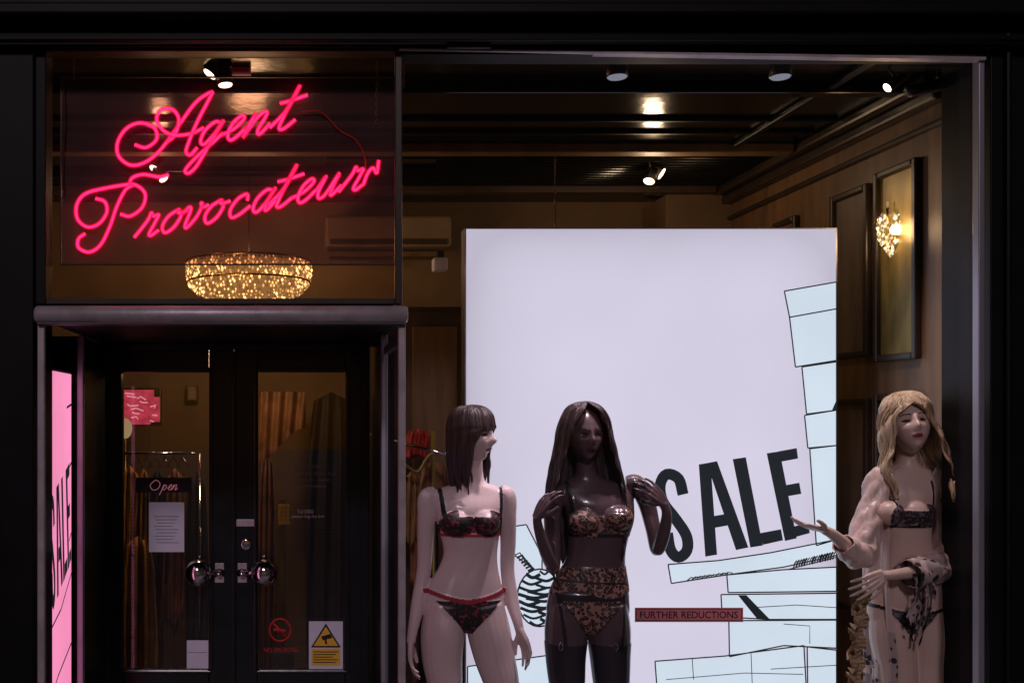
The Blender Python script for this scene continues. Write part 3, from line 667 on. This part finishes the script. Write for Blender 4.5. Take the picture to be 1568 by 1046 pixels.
def facemat(L):
    if L.y<.04: return None
    for s in(-1,1):
        x=L.x-s*.032
        if (x/.015)**2+((L.z-.005)/.0062)**2<1: return 'eye'
        if abs(x)<.019 and abs(L.z-.027-.004*math.cos(x*60))<.0028: return 'eye'
    if (L.x/.021)**2+((L.z+.062)/.0085)**2<1: return 'lip'
    return None
def hair(name,H,rings,m,parent,n=130,per=6,k=1.0,ripple=.03,thick=.008,wave=0,rag=.03,seed=1):
    def cr(a,b,c,d,t): return .5*((2*b)+(c-a)*t+(2*a-5*b+4*c-d)*t*t+(3*b-a-3*c+d)*t**3)
    P=[rings[0]]+list(rings)+[rings[-1]]; out=[]
    for i in range(1,len(P)-2):
        for q in range(per): out.append([cr(P[i-1][w],P[i][w],P[i+1][w],P[i+2][w],q/per) for w in range(5)])
    out.append(list(rings[-1])); V,F=[],[]; mm=len(out)
    rnd=random.Random(seed); ph=[rnd.uniform(0,6.28) for _ in range(8)]
    for j,(z,rx,rf,rb,cut) in enumerate(out):
        t=j/(mm-1)
        for i in range(n):
            u=i/(n-1); edge=max(0,1-8*min(u,1-u))
            c=math.radians(max(cut,0)+edge*3*math.sin(z*60+ph[6]+u*9)); a=c+(2*math.pi-2*c)*u
            rp=1+ripple*min(1,t*3)*(math.sin(a*17+ph[0]+z*3)*.5+math.sin(a*31+ph[1]-z*5)*.35+math.sin(a*53+ph[2])*.3)
            wv=wave*math.sin(z*38+a*2.0+ph[3])*min(1,t*2)
            x=math.sin(a)*rx*rp+wv*math.sin(a); y=math.cos(a)*(rf if math.cos(a)>0 else rb)*rp+wv*math.cos(a)*.6
            zz=z-(rag*(t**6)*(math.sin(a*13+ph[4])+.6*math.sin(a*29+ph[5])+.4*math.sin(a*61+ph[2])))
            V.append(H@(Vector((x,y,zz))*k))
    for j in range(mm-1):
        for i in range(n-1): F.append((j*n+i,j*n+i+1,(j+1)*n+i+1,(j+1)*n+i))
    o=mesh(name,V,F,m,True,parent); s=o.modifiers.new('s','SOLIDIFY'); s.thickness=thick; s.offset=-1
    return o
def strands(name,H,rings,m,parent,count,seed=1,k=1.0,r=.0022,wave=.006,out_=1.02):
    rnd=random.Random(seed); V,F=[],[]
    for _ in range(count):
        aa=rnd.uniform(0,2*math.pi); pts=[]; f1=rnd.uniform(.8,1.2); ph=rnd.uniform(0,6.28); last=rnd.uniform(.8,1.0)
        nr=len(rings)
        for j in range(int(nr*last)):
            z,rx,rf,rb,cut=rings[j]; c=math.radians(max(cut,0)); a=c+(2*math.pi-2*c)*(aa/(2*math.pi))
            o_=out_+.02*math.sin(ph+j*f1); w=wave*math.sin(z*34+ph*.4)
            pts.append(H@(Vector((math.sin(a)*rx*o_+w,math.cos(a)*(rf if math.cos(a)>0 else rb)*o_,z))*k))
        if len(pts)<3: continue
        P=cat(pts,4); tubegeo(P,[r*(1-.75*i/len(P)) for i in range(len(P))],5,V,F)
    mesh(name,V,F,m,True,parent)
def hairmat(name,c1,c2,rough=.35):
    return mat(name,c1,rough,var=.3,vscale=14,stretch=(6,6,.6),bump=.5,bscale=30,col2=c2)
def skin(name,c,rough=.4,coat=.15):
    return mat(name,c,rough,var=.04,vscale=4,coat=coat)
def fcoord(YF):
    r=R(YF); return lambda p:(VX+p.x*S/r, VY-(p.z-EZ)*S/r)
lace=leopard('lace_red_black',(.26,.025,.04),(.010,.008,.010),70,.0,.70)
laceblk=leopard('lace_black',(.16,.11,.12),(.012,.01,.014),85,.0,.55)
redm=mat('red_elastic',(.40,.025,.05),.5); blkm=mat('black_satin',(.015,.013,.018),.4)
leo=leopard('leopard_print',(.36,.18,.14),(.010,.007,.009),62,.24,.54)
eyem=mat('eye_paint',(.03,.02,.02),.3); lipm=mat('lip_paint',(.35,.07,.08),.3); lipd=mat('lip_paint_dark',(.07,.02,.025),.3)
stock=mat('stocking',(.030,.024,.034),.4)
def legs(V,F,Y,pts,rs):
    P=cat([W(a,b,Y+d) for a,b,d in pts],6)
    rr_=[v.x for v in cat([Vector((r,0,0)) for r in rs],6)]
    tubegeo(P,rr_,20,V,F)
def shoes(parent,p,dx,m):
    V,F=[],[]
    tubegeo([p+Vector((0,.05,-.01)),p+Vector((dx*.3,-.03,-.045)),p+Vector((dx,-.13,-.09)),p+Vector((dx*1.25,-.23,-.098))],[.036,.036,.040,.014],12,V,F,flat=.8)
    tubegeo([p+Vector((0,.055,-.02)),p+Vector((0,.06,-.115))],[.018,.007],8,V,F)
    mesh('shoe',V,F,m,True,parent)
def stand(parent,x,y):
    V,F=tubegeo([Vector((x,y,.061)),Vector((x,y,.07))],[.17,.165],32); mesh('base_plate',V,F,M['chrome'],True,parent)
def T(px,py,YF,rx,rf,rb,dy=0): 
    w=W(px,py,YF); return (w.x,w.y+dy,w.z,rx/S*R(YF),rf,rb)
def limb(V,F,Y,pts,rs,seg=16):
    P=cat([W(a,b,Y+d) for a,b,d in pts],6); rr_=[v.x for v in cat([Vector((r,0,0)) for r in rs],6)]; tubegeo(P,rr_,seg,V,F)
# ---------------- mannequin 1
Y1=.55
m1=group('mannequin'); V,F=[],[]
loft(V,F,[T(727,700,Y1,13,.045,.045,.02),T(727,722,Y1,13.5,.045,.047,.02),T(726,738,Y1,19,.05,.055,.02),T(722,746,Y1,42,.055,.06,.015),T(716,756,Y1,58,.065,.075,.01),
 T(716,775,Y1,54,.085,.09),T(717,797,Y1,49,.09,.095),T(719,820,Y1,45,.085,.085),T(720,845,Y1,41,.08,.07),T(717,868,Y1,45,.082,.075),T(712,893,Y1,55,.088,.095),
 T(710,918,Y1,61,.09,.11),T(711,940,Y1,62,.085,.115),T(714,958,Y1,48,.07,.10),T(716,968,Y1,20,.03,.05)],ex=2.15)
for px in(696,744): ell(V,F,W(px,799,Y1-.075),.064,.060,.056)
for px in(684,740): ell(V,F,W(px,950,Y1+.07),.085,.075,.085)
legs(V,F,Y1,[(683,925,0),(678,965,0),(677,1005,0),(681,1046,-.01),(686,1105,-.01),(683,1160,.02),(686,1222,.03)],[.095,.103,.096,.083,.060,.058,.034])
legs(V,F,Y1,[(740,925,0),(748,965,0),(757,1005,0),(768,1046,-.01),(777,1105,-.01),(781,1160,.02),(782,1222,.03)],[.095,.102,.096,.083,.060,.058,.034])
limb(V,F,Y1,[(668,757,.01),(655,762,.01),(653,790,.01),(651,830,.02),(649,872,.02),(641,920,.0),(632,965,-.03),(629,984,-.04)],[.035,.046,.043,.038,.034,.034,.024,.021])
limb(V,F,Y1,[(764,753,.01),(775,760,.01),(777,790,.01),(778,830,.02),(777,872,.02),(783,915,.0),(792,950,-.04),(796,966,-.05)],[.035,.046,.042,.037,.033,.033,.024,.021])
hand(V,F,W(629,984,Y1-.04),(-.02,-.1,-1),(1,-.2,0),-1,1.0,(.3,.35,.4,.45),.03)
hand(V,F,W(796,966,Y1-.05),(.30,-.2,-.9),(-.6,-.3,-.3),1,1.0,(.15,.25,.35,.45),.22)
H1=headM(W(722,668,Y1+.005),math.radians(52),math.radians(2))
head(V,F,H1,1.04)
fc=fcoord(Y1); Hi=H1.inverted()
def cl(p,n):
    L=Hi@p
    if abs(L.z)<.13 and L.length<.16:
        f=facemat(L/1.04)
        if f=='eye': return 4
        if f=='lip': return 5
    u,v=fc(p)
    front=p.y<Y1+.01
    arm=(u<664 and v>745) or (u>768 and v>745)
    if arm and v<892: return 0
    if v>=892 and abs(u-711)>64-(0 if u<711 else 1): return 0
    if 742<v<820 and not arm:
        if front:
            for cx,s in((697,-1),(744,1)):
                e=((u-cx)/26)**2+((v-800)/21)**2
                if e<1 and v>780+ (8 if (u-cx)*s<0 else -6): return 2 if e>.80 and v>806 else 1
            if abs(u-(672+(v-745)*.13))<3.2 and v<795: return 3
            if abs(u-(766-(v-745)*.05))<3.0 and v<795: return 3
            if abs(u-720)<6 and 800<v<812: return 3
        if abs(v-817)<2.6: return 2
        if 802<v<815 and (abs(u-718)>44 or not front): return 3
    if 895<v<972:
        tp=903+13*(1-min(1,abs(u-712)/56)**1.5)
        if abs(v-tp)<3.4: return 2
        if front:
            tt=(966-v)/50
            if 0<tt<1 and abs(u-714)<7+42*tt**1.25 and v>tp: return 1
        else:
            if v>tp and v<960 and abs(u-712)<52*(966-v)/60: return 3
    return 0
cl.cloth={1,2,3}
sk1=skin('mannequin_skin_pale',(.72,.54,.54))
build_body('body',V,F,[sk1,lace,redm,blkm,eyem,lipm],cl,m1)
hm1=hairmat('hair_brown',(.035,.018,.022),(.075,.04,.045))
hr=[(.148,.004,.004,.004,0),(.144,.04,.045,.05,0),(.13,.070,.078,.085,0),(.10,.090,.104,.108,0),(.06,.099,.114,.120,0),(.035,.101,.116,.122,2),(.022,.102,.113,.123,38),(-.03,.104,.108,.124,52),(-.09,.106,.098,.124,58),(-.15,.106,.09,.120,60),(-.20,.102,.085,.112,60),(-.225,.097,.08,.105,62)]
hair('hair',H1,hr,hm1,m1,ripple=.03); strands('hair_strands',H1,hr,hm1,m1,150,3,wave=.001,out_=1.0)
for p,dx in((W(686,1222,Y1+.03),-.02),(W(782,1222,Y1+.03),.02)): shoes(m1,Vector((p.x,p.y,.175)),dx,blkm)
stand(m1,W(734,0,Y1).x,Y1+.1)
# ---------------- mannequin 2
Y2=.50
m2=group('mannequin'); V,F=[],[]
loft(V,F,[T(897,696,Y2,14,.045,.045,.02),T(898,716,Y2,14,.045,.047,.02),T(901,731,Y2,21,.05,.055,.02),T(906,740,Y2,44,.055,.06,.015),T(911,750,Y2,57,.065,.075,.01),
 T(915,770,Y2,54,.085,.09),T(919,795,Y2,50,.09,.095),T(916,820,Y2,46,.085,.085),T(913,845,Y2,44,.08,.07),T(909,868,Y2,48,.082,.075),T(904,893,Y2,57,.088,.095),
 T(901,918,Y2,62,.09,.11),T(900,940,Y2,62,.085,.115),T(899,958,Y2,48,.07,.10),T(899,968,Y2,20,.03,.05)],ex=2.15)
for px,py in((893,798),(946,793)): ell(V,F,W(px,py,Y2-.075),.068,.062,.058)
for px in(872,928): ell(V,F,W(px,948,Y2+.07),.085,.075,.085)
legs(V,F,Y2,[(871,925,0),(867,965,0),(866,1005,0),(868,1046,-.01),(872,1105,-.01),(870,1160,.02),(872,1222,.03)],[.095,.100,.090,.080,.060,.058,.034])
legs(V,F,Y2,[(928,925,0),(932,965,0),(934,1005,0),(936,1046,-.01),(940,1105,-.01),(942,1160,.02),(942,1222,.03)],[.095,.100,.090,.080,.060,.058,.034])
limb(V,F,Y2,[(862,752,.01),(849,764,.0),(846,800,-.02),(848,840,-.04),(847,868,-.06),(836,845,-.12),(825,810,-.15),(822,792,-.15)],[.035,.044,.040,.034,.029,.030,.023,.019])
limb(V,F,Y2,[(958,740,.01),(975,742,.0),(990,770,-.01),(1000,810,-.04),(1006,842,-.06),(1015,820,-.11),(1021,790,-.13),(1017,770,-.13)],[.036,.045,.040,.034,.029,.030,.023,.019])
hand(V,F,W(822,792,Y2-.15),(.42,-.15,.85),(.75,.4,-.3),-1,.95,(.35,.4,.45,.5),.07)
hand(V,F,W(1017,770,Y2-.13),(-.62,-.1,.62),(-.3,.85,-.3),1,.95,(.2,.28,.34,.38),.16)
H2=headM(W(895,667,Y2-.01),math.radians(3),math.radians(2)); head(V,F,H2,1.04)
fc2=fcoord(Y2); Hi2=H2.inverted()
def cl2(p,n):
    L=Hi2@p
    if abs(L.z)<.13 and L.length<.16:
        f=facemat(L/1.04)
        if f=='eye': return 4
        if f=='lip': return 5
        return 0
    u,v=fc2(p); front=p.y<Y2+.01
    if v<860 and (u<862 or u>976 or p.y<Y2-.16): return 0
    if 735<v<822:
        if front:
            for cx,cy,s in((892,799,-1),(947,794,1)):
                if ((u-cx)/28)**2+((v-cy)/22)**2<1 and v>cy-20+(9 if (u-cx)*s<0 else -4): return 1
            if abs(u-(868+(v-745)*.12))<2.6 and v<795: return 3
            if abs(u-(968-(v-745)*.05))<2.6 and v<790: return 3
            if abs(u-920)<6 and 798<v<812: return 1
        if abs(v-817)<2.6: return 3
    if 866<v<906+6*math.sin((u-900)*.06):
        if abs(v-888-.05*(u-900))<1.6: return 3
        return 1
    if 906<=v<972:
        if front:
            tt=(968-v)/56
            if abs(u-899)<7+40*max(0,tt)**1.1 and v<967: return 1 if v>916 else 3
            if abs(u-899)<9+40*max(0,tt)**1.1 and v<967: return 3
        elif v<955 and abs(u-899)<52*(966-v)/60: return 3
    if 900<v<990 and (abs(u-(850+(v-905)*.11))<2.6 or abs(u-(950-(v-905)*.09))<2.6) and front: return 3
    if v>982: return 6
    return 0
cl2.cloth={1,3,6}
sk2=skin('mannequin_skin_dark',(.105,.064,.072),.28,.35)
build_body('body',V,F,[sk2,leo,redm,blkm,eyem,lipd,stock],cl2,m2)
hm2=hairmat('hair_darkbrown',(.04,.025,.028),(.085,.052,.053))
hr=[(.160,.004,.004,.004,0),(.156,.03,.04,.05,4),(.14,.066,.075,.085,12),(.11,.094,.1,.108,26),(.06,.116,.11,.118,37),(0,.130,.11,.122,43),(-.07,.145,.105,.12,48),(-.14,.160,.11,.12,55),(-.22,.176,.13,.125,61),(-.32,.186,.15,.125,66),(-.45,.182,.16,.12,68),(-.56,.17,.16,.115,72),(-.62,.15,.15,.11,76)]
hair('hair',H2,hr,hm2,m2,n=150,ripple=.04,rag=.05); strands('hair_strands',H2,hr,hm2,m2,220,4,wave=.003,out_=1.0)
for x in(872,942): 
    p=W(x,1222,Y2+.03); shoes(m2,Vector((p.x,p.y,.175)),0,blkm)
stand(m2,W(907,0,Y2).x,Y2+.1)
for px in(859,943):
    V,F=[],[]; c=W(px,990,Y2-.105); loop=[c+Vector((.009*math.cos(a/12*6.283),0,.018*math.sin(a/12*6.283))) for a in range(13)]
    tubegeo(loop,.002,6,V,F); mesh('suspender_clip',V,F,M['chrome'],True,m2)
# ---------------- mannequin 3
Y3=.36
m3=group('mannequin'); V,F=[],[]
loft(V,F,[T(1392,680,Y3,13,.042,.045,.02),T(1392,702,Y3,13,.042,.047,.02),T(1393,714,Y3,20,.05,.055,.02),T(1392,721,Y3,38,.055,.06,.015),T(1391,732,Y3,50,.065,.075,.01),
 T(1387,755,Y3,46,.085,.09),T(1383,780,Y3,43,.09,.095),T(1384,808,Y3,39,.085,.085),T(1387,833,Y3,36,.08,.07),T(1389,858,Y3,41,.082,.075),T(1390,885,Y3,51,.088,.095),
 T(1390,915,Y3,56,.09,.11),T(1388,945,Y3,55,.085,.115),T(1384,966,Y3,42,.07,.10),T(1382,978,Y3,18,.03,.05)],ex=2.15)
for px in(1362,1400): ell(V,F,W(px,785,Y3-.075),.058,.058,.054)
for px in(1366,1412): ell(V,F,W(px,950,Y3+.07),.08,.075,.085)
legs(V,F,Y3,[(1366,935,0),(1366,975,-.01),(1372,1015,-.02),(1376,1060,-.03),(1382,1125,-.02),(1382,1180,.02),(1384,1245,.03)],[.088,.092,.084,.076,.058,.056,.034])
legs(V,F,Y3,[(1412,935,0),(1418,975,0),(1418,1015,0),(1418,1060,-.01),(1420,1125,-.01),(1424,1180,.02),(1426,1245,.03)],[.088,.092,.084,.076,.058,.056,.034])
limb(V,F,Y3,[(1354,735,.01),(1343,745,.0),(1334,780,-.02),(1322,815,-.05),(1312,845,-.08),(1296,836,-.12),(1275,818,-.16),(1262,811,-.17)],[.034,.043,.040,.036,.032,.032,.024,.020])
limb(V,F,Y3,[(1432,733,.01),(1442,744,.01),(1446,785,.01),(1448,825,.0),(1442,862,-.03),(1405,874,-.12),(1368,880,-.17),(1352,880,-.17)],[.034,.043,.040,.034,.029,.029,.023,.019])
hand(V,F,W(1262,811,Y3-.17),(-.95,-.2,.22),(.1,.1,1),-1,.95,(-.05,.10,.22,.3),.26)
hand(V,F,W(1352,880,Y3-.17),(-.8,-.1,-.45),(.1,.9,-.1),1,.95,(.3,.35,.4,.45),.10)
H3=headM(W(1390,652,Y3-.01),math.radians(-12),math.radians(14),math.radians(-6)); K3=1.06; head(V,F,H3,K3)
fc3=fcoord(Y3); Hi3=H3.inverted()
def cl3(p,n):
    L=Hi3@p
    if abs(L.z)<.14 and L.length<.17:
        f=facemat(L/K3)
        if f=='eye': return 4
        if f=='lip': return 5
        return 0
    u,v=fc3(p); front=p.y<Y3+.01
    if v<900 and (u<1338 or u>1430 or p.y<Y3-.145): return 0
    if 735<v<812:
        if front:
            for cx,s in((1361,-1),(1401,1)):
                if ((u-cx)/22)**2+((v-787)/18)**2<1 and v>772+(6 if (u-cx)*s<0 else -4): return 1
            if abs(u-(1350+(v-745)*.02))<1.8 and v<785: return 3
            if abs(u-(1414-(v-745)*.05))<1.8 and v<785: return 3
        if abs(v-803)<2.4: return 3
    if 922<v<975:
        tp=926+10*(1-min(1,abs(u-1388)/50)**1.5)
        if abs(v-tp)<2.8: return 3
        if front and v>tp and abs(u-1383)<6+34*max(0,(976-v)/50)**1.2: return 1
    return 0
cl3.cloth={1,3}
sk3=skin('mannequin_skin_light',(.70,.50,.42))
build_body('body',V,F,[sk3,laceblk,redm,blkm,eyem,lipm],cl3,m3)
hm3=hairmat('hair_blonde',(.42,.27,.14),(.74,.56,.36),.4)
hr=[(.150,.004,.004,.004,0),(.146,.035,.04,.05,0),(.13,.066,.074,.085,0),(.10,.088,.100,.105,0),(.078,.095,.107,.110,3),(.060,.100,.111,.114,16),(.02,.105,.110,.118,38),(-.04,.113,.104,.122,46),(-.10,.124,.104,.125,52),(-.16,.136,.108,.125,58),(-.22,.138,.112,.12,62),(-.27,.130,.112,.11,66),(-.31,.118,.105,.10,70)]
hair('hair',H3,hr,hm3,m3,ripple=.035,wave=.009,rag=.03,thick=.010,seed=5,k=1.04); strands('hair_strands',H3,hr,hm3,m3,190,6,wave=.008,out_=1.0,r=.0024,k=1.04)
for x in(1384,1426):
    p=W(x,1245,Y3+.03); shoes(m3,Vector((p.x,p.y,.175)),0,blkm)
stand(m3,W(1405,0,Y3).x,Y3+.1)
def robemat(name):
    m,nt,b=newmat(name); L=nt.links
    b.inputs['Base Color'].default_value=(.68,.50,.45,1); b.inputs['Roughness'].default_value=.34
    tc=nt.nodes.new('ShaderNodeTexCoord'); n=nt.nodes.new('ShaderNodeTexNoise'); n.inputs['Scale'].default_value=7
    mp=nt.nodes.new('ShaderNodeMapping'); mp.inputs['Scale'].default_value=(2.4,2.4,.7)
    L.new(tc.outputs['Object'],mp.inputs[0]); L.new(mp.outputs[0],n.inputs['Vector'])
    bp=nt.nodes.new('ShaderNodeBump'); bp.inputs['Strength'].default_value=.7; bp.inputs['Distance'].default_value=.04
    L.new(n.outputs['Fac'],bp.inputs['Height']); L.new(bp.outputs[0],b.inputs['Normal']); return m
rob=robemat('satin_robe')
lacer=leopard('robe_lace',(.46,.35,.33),(.03,.02,.028),30,.0,.42)
def sheet(name,rings,m,parent,rot=0,n=110,fold=.012,per=6,seed=2,lace_fn=None,thick=.003):
    def cr(a,b,c,d,t): return .5*((2*b)+(c-a)*t+(2*a-5*b+4*c-d)*t*t+(3*b-a-3*c+d)*t**3)
    P=[rings[0]]+list(rings)+[rings[-1]]; out=[]
    for i in range(1,len(P)-2):
        for q in range(per): out.append([cr(P[i-1][w],P[i][w],P[i+1][w],P[i+2][w],q/per) for w in range(7)])
    out.append(list(rings[-1])); V,F=[],[]; mm=len(out)
    for j,(cx,cy,cz,rx,ry,c0_,c1_) in enumerate(out):
        t=j/(mm-1)
        for i in range(n):
            a=math.radians(c0_+(360-c1_-c0_)*i/(n-1))
            f=1+fold/rx*min(1,.25+t*1.2)*(math.sin(a*14+seed+math.sin(t*5)*1.2)*.6+math.sin(a*25+t*6)*.4)
            V.append(Vector((cx+math.sin(a)*rx*f, cy-math.cos(a)*ry*f, cz)))
    for j in range(mm-1):
        for i in range(n-1): F.append((j*n+i,j*n+i+1,(j+1)*n+i+1,(j+1)*n+i))
    o=mesh(name,V,F,m,True,parent); o.data.materials.append(lacer)
    if lace_fn:
        for p in o.data.polygons:
            if lace_fn(p.center): p.material_index=1
    s=o.modifiers.new('s','SOLIDIFY'); s.thickness=thick; return o
def RB(px,py,hw,ry,c0_,c1_):
    w=W(px,py,Y3+.02); return (w.x,w.y,w.z,hw/S*R(Y3),ry,c0_,c1_)
def lacef(p):
    u,v=fc3(p)
    return (v>960 and u<1440 and mnoise.noise(Vector((u*.03,v*.02,3)))>.0)
sheet('robe',[RB(1396,714,28,.08,60,60),RB(1397,724,50,.100,50,75),RB(1398,740,58,.135,34,68),RB(1401,790,62,.175,24,62),RB(1402,840,64,.19,24,62),RB(1402,890,67,.20,20,60),RB(1404,950,68,.21,18,58),RB(1405,1010,67,.22,20,55),RB(1405,1090,67,.22,24,58),RB(1405,1180,68,.22,26,60)],rob,m3,lace_fn=lacef,seed=4,fold=.016)
def sleeve(name,pts,rs,lf_=None):
    P=cat([W(a,b,Y3+d) for a,b,d in pts],8); rr_=[v.x for v in cat([Vector((r,0,0)) for r in rs],8)]
    V,F=tubegeo(P,rr_,40); F=F[:-2]
    for i in range(len(P)):
        for k in range(40):
            q=V[i*40+k]; d=q-P[i]; a=k/40*6.283
            nz=mnoise.noise(q*14)*.18+mnoise.noise(q*34)*.10
            V[i*40+k]=P[i]+d*(1+nz+.07*math.sin(a*5+i*.7))
    o=mesh(name,V,F,rob,True,m3); o.data.materials.append(lacer)
    if lf_:
        for p in o.data.polygons:
            if lf_(p.center): p.material_index=1
    s=o.modifiers.new('s','SOLIDIFY'); s.thickness=.004
sleeve('robe_sleeve_far',[(1360,724,.01),(1346,736,.0),(1338,775,-.02),(1326,812,-.05),(1316,846,-.08),(1302,842,-.11),(1290,832,-.13)],[.040,.050,.054,.060,.066,.055,.045])
sleeve('robe_sleeve_near',[(1420,718,.01),(1438,732,.01),(1446,780,.0),(1449,825,-.01),(1442,862,-.05),(1412,874,-.12),(1392,879,-.15)],[.05,.058,.060,.064,.066,.060,.056],lambda p:(fc3(p)[0]<1412 and fc3(p)[1]>850 and mnoise.noise(p*20)>-.1))
V,F=[],[]; n=26; k=16
for j in range(k):
    t=j/(k-1)
    for i in range(n):
        u=i/(n-1); px=1392+u*34+8*math.sin(t*4); py=878+t*(70+45*math.sin(u*3.1)); V.append(W(px,py,Y3-.17+.02*math.sin(u*18+t*3)+.02*t))
for j in range(k-1):
    for i in range(n-1):
        if mnoise.noise(V[j*n+i]*26)>-.22-(0 if j<k-4 else -.3): F.append((j*n+i,j*n+i+1,(j+1)*n+i+1,(j+1)*n+i))
mesh('robe_cuff_lace',V,F,lacer,True,m3)
V,F=[],[]; n=160; 
for i in range(n):
    t=i/(n-1); px=1334-12*math.sin(t*2.2)+4*math.sin(t*31); py=905+t*170
    for q in range(7):
        s_=q/6; V.append(W(px-16*s_*(1+.5*math.sin(i*.9)),py+7*s_*math.sin(i*1.7),Y3-.06+.03*math.sin(i*1.1+s_*2)*s_))
for i in range(n-1):
    for q in range(6): F.append((i*7+q,i*7+q+1,(i+1)*7+q+1,(i+1)*7+q))
mesh('robe_ruffle_trim',V,F,mat('ruffle_cloth',(.55,.38,.22),.6),True,m3)
# ================================================================= LIGHTS
lamp('POINT',(c0.x,CY,W(0,395,CY).z),11,(1,.60,.30),.12,name='chandelier_lamp')
lamp('POINT',(c0s.x-.10,SY-.05,c0s.z),2.6,(1,.64,.32),.06,name='sconce_lamp')
lamp('POINT',W(1000,296,1.95),7,(1,.68,.40),.05,name='spot_lamp')
lamp('POINT',W(245,290,1.9),3,(1,.60,.32),.05,name='spot_lamp')
lamp('POINT',(-.50,1.80,2.30),15,(1,.64,.34),.06,name='garment_fill_lamp')  # added unseen lamp, warms the garments behind the door glass
for px,tx in((945,735),(945,745),(1195,915),(1195,1380)):
    c=W(px,126,.33); t=W(tx,900,.4)
    lamp('SPOT',c,72,(1,.82,.88),.05,t,66,.8,'display_spot')
lamp('SPOT',W(1356,142,.38),30,(1,.80,.66),.03,W(1405,820,Y3),60,.8,'display_spot')
# world + directional lamp added as front fill, in place of street glow
w=bpy.data.worlds.new('World'); scene.world=w; w.use_nodes=True; nt=w.node_tree
sky=nt.nodes.new('ShaderNodeTexSky'); sky.sky_type='NISHITA'; sky.sun_disc=False; sky.sun_elevation=math.radians(3); sky.sun_rotation=math.radians(180)
bg=nt.nodes['Background']; nt.links.new(sky.outputs[0],bg.inputs[0]); bg.inputs[1].default_value=.003
sl=bpy.data.lights.new('front_fill_sun','SUN'); sl.energy=.55; sl.angle=math.radians(7); sl.color=(1,.82,.92)
so=link(bpy.data.objects.new('front_fill_sun',sl)); so.rotation_euler=Vector((.12,1,-.56)).to_track_quat('-Z','Y').to_euler()
# ================================================================= CAMERA
cd=bpy.data.cameras.new('camera'); co=link(bpy.data.objects.new('camera',cd)); scene.camera=co
co.location=(0,-D,EZ); co.rotation_euler=(math.radians(90),0,0)
cd.sensor_width=36; cd.lens=36*S*D/1568; cd.shift_x=(784-VX)/1568; cd.shift_y=(VY-523)/1568; cd.clip_end=500; cd.clip_start=.05
scene.view_settings.view_transform='Standard'; scene.view_settings.look='None'; scene.view_settings.exposure=0
